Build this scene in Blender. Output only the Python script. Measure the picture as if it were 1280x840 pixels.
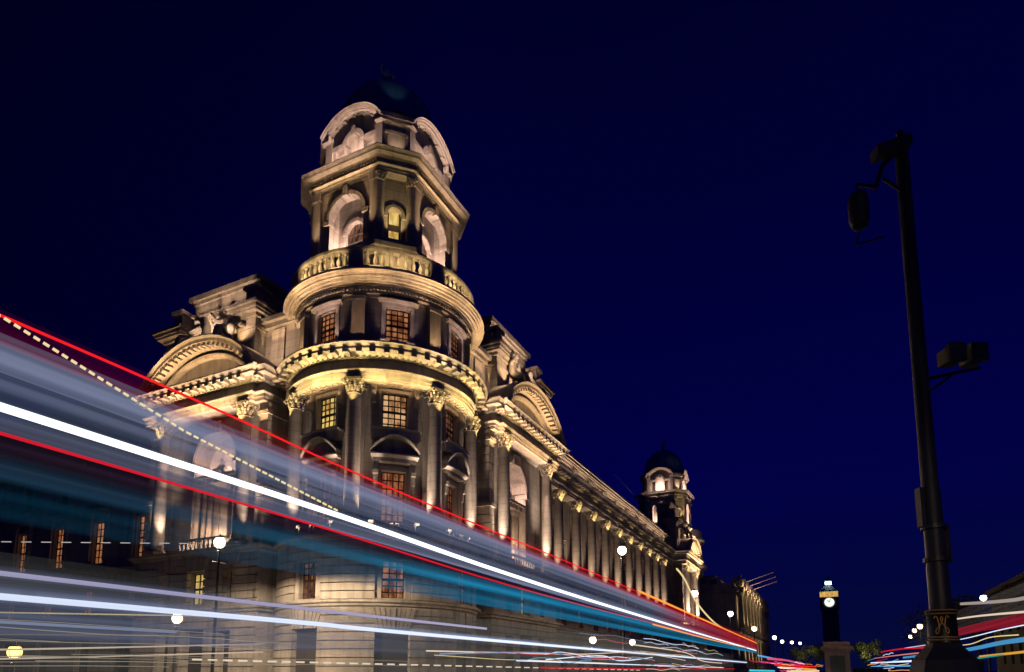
import bpy, bmesh, math, random
from mathutils import Vector, Matrix
R = math.radians
PI = math.pi
random.seed(7)
for o in list(bpy.data.objects): bpy.data.objects.remove(o)
S = bpy.context.scene
COL = S.collection

# ---------------------------------------------------------------- camera, sky, exposure
F = 810.0                                    # focal length in pixels of a 1280 wide frame
TILT = math.atan(F/6200)
cd = bpy.data.cameras.new('camera'); cam = bpy.data.objects.new('camera', cd); COL.objects.link(cam)
cd.sensor_width = 36; cd.lens = F/1280*36
cd.shift_y = (838 - F*math.tan(TILT) - 420)/1280
cd.clip_start = 0.1; cd.clip_end = 5000
cam.location = (0, 0, 1.3); cam.rotation_euler = (PI/2 + TILT, 0, 0)
S.camera = cam

w = bpy.data.worlds.new("World"); S.world = w; w.use_nodes = True
nt = w.node_tree; nt.nodes.clear()
tc = nt.nodes.new('ShaderNodeTexCoord'); sp = nt.nodes.new('ShaderNodeSeparateXYZ')
rp = nt.nodes.new('ShaderNodeValToRGB'); bg = nt.nodes.new('ShaderNodeBackground'); ow = nt.nodes.new('ShaderNodeOutputWorld')
nt.links.new(tc.outputs['Generated'], sp.inputs[0]); nt.links.new(sp.outputs['Z'], rp.inputs[0])
mrx = nt.nodes.new('ShaderNodeMapRange'); mrx.inputs[1].default_value = -.62; mrx.inputs[2].default_value = -.05; mrx.inputs[3].default_value = .30; mrx.inputs[4].default_value = 1.0
skn = nt.nodes.new('ShaderNodeTexNoise'); skn.inputs['Scale'].default_value = 2.2; skn.inputs['Detail'].default_value = 4
mrn = nt.nodes.new('ShaderNodeMapRange'); mrn.inputs[3].default_value = .86; mrn.inputs[4].default_value = 1.14
mm_ = nt.nodes.new('ShaderNodeMath'); mm_.operation = 'MULTIPLY'; vs_ = nt.nodes.new('ShaderNodeVectorMath'); vs_.operation = 'SCALE'
nt.links.new(sp.outputs['X'], mrx.inputs[0]); nt.links.new(tc.outputs['Generated'], skn.inputs['Vector']); nt.links.new(skn.outputs[0], mrn.inputs[0])
nt.links.new(mrx.outputs[0], mm_.inputs[0]); nt.links.new(mrn.outputs[0], mm_.inputs[1]); nt.links.new(rp.outputs[0], vs_.inputs[0]); nt.links.new(mm_.outputs[0], vs_.inputs['Scale'])
nt.links.new(vs_.outputs[0], bg.inputs[0]); nt.links.new(bg.outputs[0], ow.inputs[0])
rp.color_ramp.elements[0].position = 0.0; rp.color_ramp.elements[0].color = (0.0014, 0.0030, 0.033, 1)
rp.color_ramp.elements[1].position = 0.75; rp.color_ramp.elements[1].color = (0.0002, 0.0003, 0.020, 1)
e = rp.color_ramp.elements.new(0.28); e.color = (0.0005, 0.0005, 0.056, 1)
bg.inputs[1].default_value = 1.0
S.view_settings.view_transform = 'Standard'; S.view_settings.look = 'None'
S.view_settings.exposure = 0; S.view_settings.gamma = 1
S.render.resolution_x = 1024; S.render.resolution_y = 672
S.render.engine = 'CYCLES'
S.cycles.max_bounces = 6; S.cycles.transparent_max_bounces = 24
S.cycles.sample_clamp_indirect = 2.0; S.cycles.sample_clamp_direct = 12
S.cycles.diffuse_bounces = 1; S.cycles.glossy_bounces = 2
S.cycles.use_adaptive_sampling = False
S.cycles.use_denoising = True; S.cycles.denoiser = 'OPENIMAGEDENOISE'; S.cycles.denoising_input_passes = 'RGB_ALBEDO_NORMAL'; S.cycles.denoising_prefilter = 'ACCURATE'
S.cycles.caustics_reflective = False; S.cycles.caustics_refractive = False

# ---------------------------------------------------------------- frames of the place
PH = R(26.2)
uR = Vector((math.sin(PH), math.cos(PH), 0)); uL = Vector((-math.cos(PH), math.sin(PH), 0))
TX = Vector((-10.93, 53.0, 0))                # axis of the round tower
ROT = PI/2 - PH
def W(s, l, z): return uR*s + uL*l + Vector((0, 0, z))          # along / across the avenue from the camera
def A(a, b, z): return TX + uR*a + uL*b + Vector((0, 0, z))      # building plan

# ---------------------------------------------------------------- materials
def new_mat(name):
    m = bpy.data.materials.new(name); m.use_nodes = True
    return m, m.node_tree, m.node_tree.nodes['Principled BSDF']
def stone(name, c, rough=.75, bump=.25, sc=1.0, var=.28, joints=0.0):
    m, t, p = new_mat(name)
    tcd = t.nodes.new('ShaderNodeTexCoord')
    n1 = t.nodes.new('ShaderNodeTexNoise'); n1.inputs['Scale'].default_value = .35*sc; n1.inputs['Detail'].default_value = 6
    mp = t.nodes.new('ShaderNodeMapping'); mp.inputs['Scale'].default_value = (1, 1, .25)
    n2 = t.nodes.new('ShaderNodeTexNoise'); n2.inputs['Scale'].default_value = 1.6*sc; n2.inputs['Detail'].default_value = 5
    n3 = t.nodes.new('ShaderNodeTexNoise'); n3.inputs['Scale'].default_value = 9*sc; n3.inputs['Detail'].default_value = 4
    t.links.new(tcd.outputs['Object'], n1.inputs['Vector']); t.links.new(tcd.outputs['Object'], mp.inputs['Vector'])
    t.links.new(mp.outputs[0], n2.inputs['Vector']); t.links.new(tcd.outputs['Object'], n3.inputs['Vector'])
    ad = t.nodes.new('ShaderNodeMath'); ad.operation = 'ADD'; t.links.new(n1.outputs[0], ad.inputs[0]); t.links.new(n2.outputs[0], ad.inputs[1])
    mr = t.nodes.new('ShaderNodeMapRange'); mr.inputs[1].default_value = .7; mr.inputs[2].default_value = 1.3
    mr.inputs[3].default_value = 1-var*1.3; mr.inputs[4].default_value = 1+var*.6
    t.links.new(ad.outputs[0], mr.inputs[0])
    mx = t.nodes.new('ShaderNodeVectorMath'); mx.operation = 'SCALE'; mx.inputs[0].default_value = c
    t.links.new(mr.outputs[0], mx.inputs['Scale']); t.links.new(mx.outputs[0], p.inputs['Base Color'])
    p.inputs['Roughness'].default_value = rough
    b = t.nodes.new('ShaderNodeBump'); b.inputs['Strength'].default_value = bump; b.inputs['Distance'].default_value = .05
    # soot in vertical runs
    mps = t.nodes.new('ShaderNodeMapping'); mps.inputs['Scale'].default_value = (2.4, 2.4, .22); n5 = t.nodes.new('ShaderNodeTexNoise'); n5.inputs['Scale'].default_value = 1.0; n5.inputs['Detail'].default_value = 7
    t.links.new(tcd.outputs['Object'], mps.inputs[0]); t.links.new(mps.outputs[0], n5.inputs['Vector'])
    rs = t.nodes.new('ShaderNodeMapRange'); rs.inputs[1].default_value = .52; rs.inputs[2].default_value = .70; rs.inputs[3].default_value = 1; rs.inputs[4].default_value = .62
    t.links.new(n5.outputs[0], rs.inputs[0])
    v2 = t.nodes.new('ShaderNodeVectorMath'); v2.operation = 'SCALE'; t.links.new(mx.outputs[0], v2.inputs[0]); t.links.new(rs.outputs[0], v2.inputs['Scale']); last = v2
    if joints:
        sz = t.nodes.new('ShaderNodeSeparateXYZ'); t.links.new(tcd.outputs['Object'], sz.inputs[0])
        dv = t.nodes.new('ShaderNodeMath'); dv.operation = 'DIVIDE'; dv.inputs[1].default_value = joints; t.links.new(sz.outputs['Z'], dv.inputs[0])
        fr = t.nodes.new('ShaderNodeMath'); fr.operation = 'FRACT'; t.links.new(dv.outputs[0], fr.inputs[0])
        fl = t.nodes.new('ShaderNodeMath'); fl.operation = 'FLOOR'; t.links.new(dv.outputs[0], fl.inputs[0])
        wn = t.nodes.new('ShaderNodeTexWhiteNoise'); wn.noise_dimensions = '1D'; t.links.new(fl.outputs[0], wn.inputs['W'])
        lt = t.nodes.new('ShaderNodeMath'); lt.operation = 'GREATER_THAN'; lt.inputs[1].default_value = .045; t.links.new(fr.outputs[0], lt.inputs[0])
        ma = t.nodes.new('ShaderNodeMapRange'); ma.inputs[3].default_value = .5; ma.inputs[4].default_value = 1; t.links.new(lt.outputs[0], ma.inputs[0])
        mb = t.nodes.new('ShaderNodeMapRange'); mb.inputs[3].default_value = .86; mb.inputs[4].default_value = 1.08; t.links.new(wn.outputs[0], mb.inputs[0])
        mc = t.nodes.new('ShaderNodeMath'); mc.operation = 'MULTIPLY'; t.links.new(ma.outputs[0], mc.inputs[0]); t.links.new(mb.outputs[0], mc.inputs[1])
        v3 = t.nodes.new('ShaderNodeVectorMath'); v3.operation = 'SCALE'; t.links.new(last.outputs[0], v3.inputs[0]); t.links.new(mc.outputs[0], v3.inputs['Scale']); last = v3
    t.links.new(last.outputs[0], p.inputs['Base Color'])
    t.links.new(n3.outputs[0], b.inputs['Height']); t.links.new(b.outputs[0], p.inputs['Normal'])
    return m
def plain(name, c, rough=.5, metal=0.0, var=.2, sc=3):
    m, t, p = new_mat(name)
    n = t.nodes.new('ShaderNodeTexNoise'); n.inputs['Scale'].default_value = sc; n.inputs['Detail'].default_value = 5
    tcd = t.nodes.new('ShaderNodeTexCoord'); t.links.new(tcd.outputs['Object'], n.inputs['Vector'])
    mr = t.nodes.new('ShaderNodeMapRange'); mr.inputs[3].default_value = 1-var; mr.inputs[4].default_value = 1+var
    t.links.new(n.outputs[0], mr.inputs[0])
    mx = t.nodes.new('ShaderNodeVectorMath'); mx.operation = 'SCALE'; mx.inputs[0].default_value = c
    t.links.new(mr.outputs[0], mx.inputs['Scale']); t.links.new(mx.outputs[0], p.inputs['Base Color'])
    p.inputs['Roughness'].default_value = rough; p.inputs['Metallic'].default_value = metal
    return m
def glow(name, c, k, sample=False):
    m = bpy.data.materials.new(name); m.use_nodes = True; t = m.node_tree; t.nodes.clear()
    em = t.nodes.new('ShaderNodeEmission'); em.inputs[0].default_value = (*c, 1); em.inputs[1].default_value = k
    o = t.nodes.new('ShaderNodeOutputMaterial'); t.links.new(em.outputs[0], o.inputs[0])
    m.cycles.emission_sampling = 'AUTO' if sample else 'NONE'
    return m
def lit_window(name, c1, c2, k):
    m = bpy.data.materials.new(name); m.use_nodes = True; t = m.node_tree; t.nodes.clear()
    tcd = t.nodes.new('ShaderNodeTexCoord'); n = t.nodes.new('ShaderNodeTexNoise'); n.inputs['Scale'].default_value = 1.1; n.inputs['Detail'].default_value = 3
    t.links.new(tcd.outputs['Object'], n.inputs['Vector'])
    mw = t.nodes.new('ShaderNodeMapping'); mw.inputs['Scale'].default_value = (2.2, 2.2, .7); t.links.new(tcd.outputs['Object'], mw.inputs[0]); t.links.new(mw.outputs[0], n.inputs['Vector'])
    r = t.nodes.new('ShaderNodeValToRGB'); r.color_ramp.elements[0].position = .38; r.color_ramp.elements[1].position = .60
    r.color_ramp.elements[0].color = (*c1, 1); r.color_ramp.elements[1].color = (*c2, 1)
    t.links.new(n.outputs[0], r.inputs[0])
    em = t.nodes.new('ShaderNodeEmission'); em.inputs[1].default_value = k; t.links.new(r.outputs[0], em.inputs[0])
    gl = t.nodes.new('ShaderNodeBsdfGlossy'); gl.inputs['Roughness'].default_value = .08; gl.inputs[0].default_value = (.06, .06, .07, 1)
    ad = t.nodes.new('ShaderNodeAddShader'); t.links.new(em.outputs[0], ad.inputs[0]); t.links.new(gl.outputs[0], ad.inputs[1])
    o = t.nodes.new('ShaderNodeOutputMaterial'); t.links.new(ad.outputs[0], o.inputs[0])
    m.cycles.emission_sampling = 'NONE'
    return m
def veil(name, c1, c2, alpha, k=1.0, axis_fade=None, streak=14, soft=False):
    """light smear of a passing lit bus: emission over transparency, streaked along its run (object X)"""
    m = bpy.data.materials.new(name); m.use_nodes = True; t = m.node_tree; t.nodes.clear()
    tcd = t.nodes.new('ShaderNodeTexCoord'); mp = t.nodes.new('ShaderNodeMapping'); mp.inputs['Scale'].default_value = (.05, .05, streak)
    n = t.nodes.new('ShaderNodeTexNoise'); n.inputs['Scale'].default_value = .55; n.inputs['Detail'].default_value = 8; n.inputs['Roughness'].default_value = .62
    t.links.new(tcd.outputs['Object'], mp.inputs[0]); t.links.new(mp.outputs[0], n.inputs['Vector'])
    r = t.nodes.new('ShaderNodeValToRGB'); r.color_ramp.elements[0].position = .32; r.color_ramp.elements[1].position = .68
    r.color_ramp.elements[0].color = (*c1, 1); r.color_ramp.elements[1].color = (*c2, 1)
    t.links.new(n.outputs[0], r.inputs[0])
    em = t.nodes.new('ShaderNodeEmission'); em.inputs[1].default_value = k; t.links.new(r.outputs[0], em.inputs[0])
    tr = t.nodes.new('ShaderNodeBsdfTransparent'); mix = t.nodes.new('ShaderNodeMixShader')
    t.links.new(tr.outputs[0], mix.inputs[1]); t.links.new(em.outputs[0], mix.inputs[2])
    # soft upper and lower edges (object Y holds 0..1 across the band is not available: use Generated Z)
    sp = t.nodes.new('ShaderNodeSeparateXYZ'); t.links.new(tcd.outputs['Generated'], sp.inputs[0])
    rz = t.nodes.new('ShaderNodeValToRGB'); el = rz.color_ramp.elements
    el[0].position = 0; el[0].color = (0, 0, 0, 1); el[1].position = 1; el[1].color = (0, 0, 0, 1)
    if soft:
        for p_, v_ in ((.25, .12), (.5, 1), (.75, .12)): a = el.new(p_); a.color = (v_, v_, v_, 1)
    else:
        a = el.new(.14); a.color = (1, 1, 1, 1); a = el.new(.86); a.color = (1, 1, 1, 1)
    t.links.new(sp.outputs['Z'], rz.inputs[0])
    mu = t.nodes.new('ShaderNodeMath'); mu.operation = 'MULTIPLY'; t.links.new(rz.outputs[0], mu.inputs[0]); mu.inputs[1].default_value = alpha
    mra = t.nodes.new('ShaderNodeMapRange'); mra.inputs[1].default_value = .36; mra.inputs[2].default_value = .64; mra.inputs[3].default_value = alpha*.42; mra.inputs[4].default_value = alpha*1.15
    t.links.new(n.outputs[0], mra.inputs[0]); t.links.new(mra.outputs[0], mu.inputs[1])
    last = mu
    if axis_fade:
        rx = t.nodes.new('ShaderNodeValToRGB'); el = rx.color_ramp.elements
        el[0].position = axis_fade[0][0]; el[0].color = (axis_fade[0][1],)*3 + (1,)
        el[1].position = axis_fade[-1][0]; el[1].color = (axis_fade[-1][1],)*3 + (1,)
        for p_, v_ in axis_fade[1:-1]:
            q = el.new(p_); q.color = (v_, v_, v_, 1)
        t.links.new(sp.outputs['X'], rx.inputs[0])
        m2 = t.nodes.new('ShaderNodeMath'); m2.operation = 'MULTIPLY'; t.links.new(mu.outputs[0], m2.inputs[0]); t.links.new(rx.outputs[0], m2.inputs[1]); last = m2
    t.links.new(last.outputs[0], mix.inputs[0])
    o = t.nodes.new('ShaderNodeOutputMaterial'); t.links.new(mix.outputs[0], o.inputs[0])
    m.cycles.emission_sampling = 'NONE'
    return m

M_STONE = stone('portland_stone', (.44, .415, .385))
M_WALL = stone('portland_ashlar', (.42, .395, .365), joints=.72)
M_CARVE = stone('carved_stone', (.40, .375, .345), bump=.5, sc=2)
M_RUST = stone('rusticated_stone', (.43, .395, .355), bump=.35, sc=1.3)
M_LEAD = plain('lead_roof', (.14, .32, .42), .55)
M_COPPER = plain('bronze_patina', (.05, .075, .08), .5)
M_PATINA = plain('pale_patina', (.34, .42, .42), .6)
M_FRAME = plain('window_paint', (.035, .03, .03), .45)
M_WHITE = stone('pale_surround', (.52, .48, .45), bump=.15)
M_GLASSD = plain('dark_glass', (.01, .011, .014), .08)
M_LITA = lit_window('lit_glass_warm', (.28, .10, .03), (.95, .55, .25), .75)
M_LITB = lit_window('lit_glass_orange', (.16, .045, .014), (.55, .22, .09), .75)
M_LITY = lit_window('lit_glass_yellow', (.45, .25, .05), (1, .70, .22), .85)
M_LITD = lit_window('lit_glass_dim', (.02, .008, .004), (.30, .11, .05), .7)
M_IRON = plain('black_iron', (.012, .013, .018), .38, .3)
M_POST = plain('post_paint', (.016, .019, .036), .5)
M_GOLD = plain('gilding', (.72, .42, .15), .4, .15)
M_ASPH = stone('asphalt', (.05, .05, .052), .8, .5, 6, .2)
M_PAVE = stone('paving', (.22, .21, .20), .8, .3, 3)
M_KERB = stone('kerb_granite', (.28, .27, .26), .7, .3, 4)
M_PAINT = stone('road_paint', (.7, .7, .66), .6, .2, 5, .15)
M_LAMP = glow('lamp_globe', (1, .86, .66), 30)
M_LAMPW = glow('lamp_globe_white', (.85, .93, 1), 24)
M_LAMPF = glow('lamp_far', (1, .72, .42), 10)

# ---------------------------------------------------------------- mesh helpers
class MB:
    def __init__(s): s.v = []; s.f = []
    def add(s, vs, fs):
        n = len(s.v); s.v += [tuple(v) for v in vs]; s.f += [tuple(i+n for i in f) for f in fs]
    def box(s, P, u0, u1, d0, d1, z0, z1, n=1):
        vs = []; fs = []
        for i in range(n+1):
            u = u0+(u1-u0)*i/n
            vs += [P(u, d0, z0), P(u, d1, z0), P(u, d1, z1), P(u, d0, z1)]
        for i in range(n):
            a = 4*i; b = a+4
            fs += [(a, a+1, b+1, b), (a+1, a+2, b+2, b+1), (a+2, a+3, b+3, b+2), (a+3, a, b, b+3)]
        fs += [(0, 3, 2, 1), (4*n, 4*n+1, 4*n+2, 4*n+3)]
        s.add(vs, fs)
    def prof(s, P, us, pr, caps=True):
        """sweep closed profile [(d,z)..] along parameter list us"""
        k = len(pr); vs = []; fs = []
        for u in us: vs += [P(u, d, z) for d, z in pr]
        for i in range(len(us)-1):
            for j in range(k):
                j2 = (j+1) % k; fs.append((i*k+j, i*k+j2, (i+1)*k+j2, (i+1)*k+j))
        if caps: fs += [tuple(range(k)), tuple(range((len(us)-1)*k, len(us)*k))]
        s.add(vs, fs)
    def lathe(s, c, pr, n=20, a0=0, a1=2*PI, sx=1, sy=1):
        """pr [(r,z)..] round vertical axis at c"""
        full = abs(a1-a0-2*PI) < 1e-6; m = n if full else n+1; k = len(pr); vs = []; fs = []
        for i in range(m):
            a = a0+(a1-a0)*i/n
            for r, z in pr: vs.append((c[0]+r*sx*math.cos(a), c[1]+r*sy*math.sin(a), c[2]+z))
        for i in range(n):
            i2 = (i+1) % m
            for j in range(k-1): fs.append((i*k+j, i2*k+j, i2*k+j+1, i*k+j+1))
        s.add(vs, fs)
    def sweep(s, path, pr, closed=False):
        """closed profile [(d,z)..] swept along a plan polyline; d is to the right-hand side (outward), mitred"""
        n = len(path); k = len(pr); vs = []; fs = []
        for i in range(n):
            p = Vector(path[i])
            a = Vector(path[i-1]) if (i > 0 or closed) else None
            b = Vector(path[(i+1) % n]) if (i < n-1 or closed) else None
            d1 = (p-a).normalized() if a is not None else None
            d2 = (b-p).normalized() if b is not None else None
            if d1 is None: d1 = d2
            if d2 is None: d2 = d1
            n1 = Vector((d1.y, -d1.x)); n2 = Vector((d2.y, -d2.x))
            mt = (n1+n2); mt.normalize(); c = max(.25, mt.dot(n1)); mt = mt/c
            vs += [(p.x+mt.x*d, p.y+mt.y*d, z) for d, z in pr]
        for i in range(n if closed else n-1):
            i2 = (i+1) % n
            for j in range(k):
                j2 = (j+1) % k; fs.append((i*k+j, i*k+j2, i2*k+j2, i2*k+j))
        if not closed: fs += [tuple(range(k)), tuple(range((n-1)*k, n*k))]
        s.add(vs, fs)
    def tube(s, pts, r, n=8, ry=None):
        pts = [Vector(p) for p in pts]; vs = []; fs = []
        for i, p in enumerate(pts):
            d = (pts[min(i+1, len(pts)-1)]-pts[max(i-1, 0)]).normalized()
            up = Vector((0, 0, 1)) if abs(d.z) < .95 else Vector((1, 0, 0))
            x = d.cross(up).normalized(); y = x.cross(d)
            rr = r[i] if isinstance(r, (list, tuple)) else r
            rv = rr if ry is None else ry
            for j in range(n):
                a = 2*PI*j/n; vs.append(p + x*(rr*math.cos(a)) + y*(rv*math.sin(a)))
        for i in range(len(pts)-1):
            for j in range(n): fs.append((i*n+j, i*n+(j+1) % n, (i+1)*n+(j+1) % n, (i+1)*n+j))
        fs += [tuple(range(n)), tuple(range((len(pts)-1)*n, len(pts)*n))]
        s.add(vs, fs)
    def ball(s, c, r, n=10, m=6, sz=1):
        s.lathe(c, [(r*math.sin(PI*j/m), -r*sz*math.cos(PI*j/m)) for j in range(m+1)], n)
    def build(s, name, mat, parent=None, smooth=False, loc=None, rz=0):
        me = bpy.data.meshes.new(name); me.from_pydata(s.v, [], s.f); me.materials.append(mat)
        bm = bmesh.new(); bm.from_mesh(me); bmesh.ops.remove_doubles(bm, verts=bm.verts, dist=1e-5)
        bmesh.ops.recalc_face_normals(bm, faces=bm.faces)
        bm.to_mesh(me); bm.free()
        if smooth:
            me.polygons.foreach_set('use_smooth', [True]*len(me.polygons)); me.set_sharp_from_angle(angle=R(38))
        o = bpy.data.objects.new(name, me); COL.objects.link(o)
        if parent is not None: o.parent = parent
        if loc is not None: o.location = loc
        o.rotation_euler = (0, 0, rz)
        return o
def tag(o, label=None, cat=None, group=None, kind=None):
    if label: o['label'] = label
    if cat: o['category'] = cat
    if group: o['group'] = group
    if kind: o['kind'] = kind
    return o
def empty(name, loc, rz=0):
    o = bpy.data.objects.new(name, None); COL.objects.link(o); o.location = loc; o.rotation_euler = (0, 0, rz); return o
def dup(o, parent, loc=None, rz=None):
    c = o.copy(); COL.objects.link(c); c.parent = parent
    if loc is not None: c.location = loc
    if rz is not None: c.rotation_euler = (0, 0, rz)
    for ch in o.children:
        dup(ch, c)
    return c
def XY(x, y): return lambda u, d, z: (u, d, z)
IDP = lambda u, d, z: (u, d, z)

# ---------------------------------------------------------------- lights (the floodlighting of the facades)
WARM = (1, .60, .30); AMBER = (1, .66, .26); YEL = (1, .78, .22); PINK = (1, .62, .42); PALE = (1, .74, .52)
GAIN = 1.65
def spot(loc, target, power, col, ang=110, blend=.8, r=.12):
    l = bpy.data.lights.new('floodlight', 'SPOT'); l.energy = power*GAIN; l.color = col; l.spot_size = R(ang); l.spot_blend = blend; l.shadow_soft_size = r
    o = bpy.data.objects.new('floodlight', l); COL.objects.link(o); o.location = loc
    o.rotation_euler = (Vector(target)-Vector(loc)).to_track_quat('-Z', 'Y').to_euler(); return o
def point(loc, power, col, r=.12):
    l = bpy.data.lights.new('lamp', 'POINT'); l.energy = power*GAIN; l.color = col; l.shadow_soft_size = r
    o = bpy.data.objects.new('lamp', l); COL.objects.link(o); o.location = loc; return o
def strip(loc, normal_to, sx, sy, power, col, xdir=None, spread=150):
    l = bpy.data.lights.new('flood_strip', 'AREA'); l.shape = 'RECTANGLE'; l.size = sx; l.size_y = sy; l.energy = power*GAIN; l.color = col; l.spread = R(spread)
    o = bpy.data.objects.new('flood_strip', l); COL.objects.link(o)
    z = -(Vector(normal_to)-Vector(loc)).normalized(); x = Vector(xdir) if xdir is not None else Vector((1, 0, 0))
    x = (x - z*x.dot(z)).normalized(); y = z.cross(x)
    o.matrix_world = Matrix(((x.x, y.x, z.x, loc[0]), (x.y, y.y, z.y, loc[1]), (x.z, y.z, z.z, loc[2]), (0, 0, 0, 1))); return o

# ================================================================= GROUND
g = MB(); g.box(IDP, -1500, 1500, -300, 2500, -.3, -.02); tag(g.build('ground', M_PAVE), kind='structure')
def slab(name, s0, s1, l0, l1, z0, z1, mat):
    m = MB(); m.box(lambda u, d, z: W(u, d, z), s0, s1, l0, l1, z0, z1); return m.build(name, mat)
tag(slab('road', -60, 900, -9.5, 9.6, -.2, -.012, M_ASPH), kind='structure')
tag(slab('side_road', 2, 24, 9.6, 140, -.2, -.016, M_ASPH), kind='structure')
tag(slab('pavement', 27, 900, 9.9, 26.2, -.1, .12, M_PAVE), kind='structure')
tag(slab('pavement', -60, 900, -20, -9.8, -.1, .12, M_PAVE), kind='structure')
tag(slab('kerb', 27, 900, 9.6, 9.9, -.1, .125, M_KERB), kind='structure')
tag(slab('kerb', -60, 900, -9.8, -9.5, -.1, .125, M_KERB), kind='structure')
tag(slab('pavement', -3, 9, -1.4, 1.2, -.1, .115, M_PAVE), kind='structure')
lm = MB()
for i in range(40): lm.box(lambda u, d, z: W(u, d, z), 14+i*6, 17+i*6, -.07, .07, -.008, -.004)
tag(lm.build('lane_marking', M_PAINT), kind='structure')

# ================================================================= THE CORNER BUILDING
bld = empty('office_building', TX, ROT)
tag(bld, 'large floodlit stone corner building with a round domed corner tower and columned wings', 'building')

# ---- plan mappings
def FL(p): return lambda u, d, z: (-(p+d), u, z)          # left facade, u grows away from the tower
def FR(p): return lambda u, d, z: (u, -(p+d), z)          # avenue facade
def RING(r, c=(0, 0)): return lambda u, d, z: (c[0]+(r+d)*math.cos(R(u)), c[1]+(r+d)*math.sin(R(u)), z)
def FACE(c, ang, dist):
    n = (math.cos(R(ang)), math.sin(R(ang))); t = (-n[1], n[0])
    return lambda u, d, z: (c[0]+n[0]*(dist+d)+t[0]*u, c[1]+n[1]*(dist+d)+t[1]*u, z)
def arcpts(r, a0, a1, n, c=(0, 0)): return [(c[0]+r*math.cos(R(a0+(a1-a0)*i/n)), c[1]+r*math.sin(R(a0+(a1-a0)*i/n))) for i in range(n+1)]

def wall(m, P, u0, u1, z0, z1, d0, d1, holes=(), nu=1):
    us = sorted({u0, u1} | {x for h in holes for x in h[:2]}); zs = sorted({z0, z1} | {x for h in holes for x in h[2:]})
    for i in range(len(us)-1):
        for j in range(len(zs)-1):
            cu = (us[i]+us[i+1])/2; cz = (zs[j]+zs[j+1])/2
            if any(h[0] < cu < h[1] and h[2] < cz < h[3] for h in holes): continue
            k = max(1, int(math.ceil(nu*(us[i+1]-us[i])/(u1-u0))))
            m.box(P, us[i], us[i+1], d0, d1, zs[j], zs[j+1], k)
def courses(m, P, u0, u1, z0, z1, h, d0, d1, holes=(), nu=1, gap=.07):
    n = max(1, round((z1-z0)/h)); hh = (z1-z0)/n
    for i in range(n):
        a = z0+i*hh+gap/2; b = z0+(i+1)*hh-gap/2
        wall(m, P, u0, u1, a, b, d0, d1, [(q[0], q[1], max(a, q[2]), min(b, q[3])) for q in holes if q[2] < b-.05 and q[3] > a+.05], nu)
def arch_panel(m, P, uc, hw, r, zs, z1, d0, d1, z0=None, n=16):
    """wall piece of half width hw up to z1 with a round arch of radius r springing at zs; legs down to z0"""
    vs = []; fs = []
    prev = None
    for i in range(n+1):
        a = PI*i/n; x = uc+r*math.cos(a); z = zs+r*math.sin(a)
        vs += [P(x, d1, z), P(x, d1, z1), P(x, d0, z), P(x, d0, z1)]
        if i:
            b = 4*(i-1); c = 4*i
            fs += [(b, c, c+1, b+1), (b+2, b+3, c+3, c+2), (b, b+2, c+2, c), (b+1, c+1, c+3, b+3)]
    m.add(vs, fs)
    zz = zs if z0 is None else z0
    if hw > r+1e-3:
        m.box(P, uc-hw, uc-r, d0, d1, zz, z1); m.box(P, uc+r, uc+hw, d0, d1, zz, z1)
def arch_mould(m, P, uc, zs, r, pr, a0=0, a1=180, n=18):
    """profile [(d, dr)] along an arc in the wall plane"""
    k = len(pr); vs = []; fs = []
    for i in range(n+1):
        a = R(a0+(a1-a0)*i/n)
        vs += [P(uc+(r+dr)*math.cos(a), d, zs+(r+dr)*math.sin(a)) for d, dr in pr]
    for i in range(n):
        for j in range(k):
            j2 = (j+1) % k; fs.append((i*k+j, i*k+j2, (i+1)*k+j2, (i+1)*k+j))
    fs += [tuple(range(k)), tuple(range(n*k, (n+1)*k))]
    m.add(vs, fs)
def cornice_pr(z0, z1, proj, back=-.25):
    h = z1-z0
    return [(back, z0), (.0, z0), (.06*proj+.03, z0+.06*h), (.16*proj, z0+.12*h), (.18*proj, z0+.24*h), (.22*proj, z0+.42*h), (.72*proj, z0+.47*h), (.74*proj, z0+.66*h), (.78*proj, z0+.68*h), (.82*proj, z0+.76*h), (.90*proj, z0+.84*h), (.94*proj, z0+.86*h), (proj, z0+.9*h), (proj, z1), (back, z1)]
    return [(back, z0), (.0, z0), (.06*proj+.03, z0+.06*h), (.16*proj, z0+.20*h), (.20*proj, z0+.42*h), (.80*proj, z0+.50*h), (.82*proj, z0+.74*h),
            (.90*proj, z0+.78*h), (proj, z0+.96*h), (proj, z1), (back, z1)]
def mould_pr(z0, z1, proj, back=-.2):
    h = z1-z0; return [(back, z0), (.0, z0), (proj*.35, z0+.15*h), (proj*.4, z0+.45*h), (proj*.9, z0+.6*h), (proj, z0+.7*h), (proj, z1), (back, z1)]
def arch_pr(z0, z1, back=-.3):
    h = z1-z0; return [(back, z0), (0, z0), (0, z0+.36*h), (.06, z0+.37*h), (.06, z0+.74*h), (.12, z0+.76*h), (.24, z0+.9*h), (.24, z1), (back, z1)]

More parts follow.
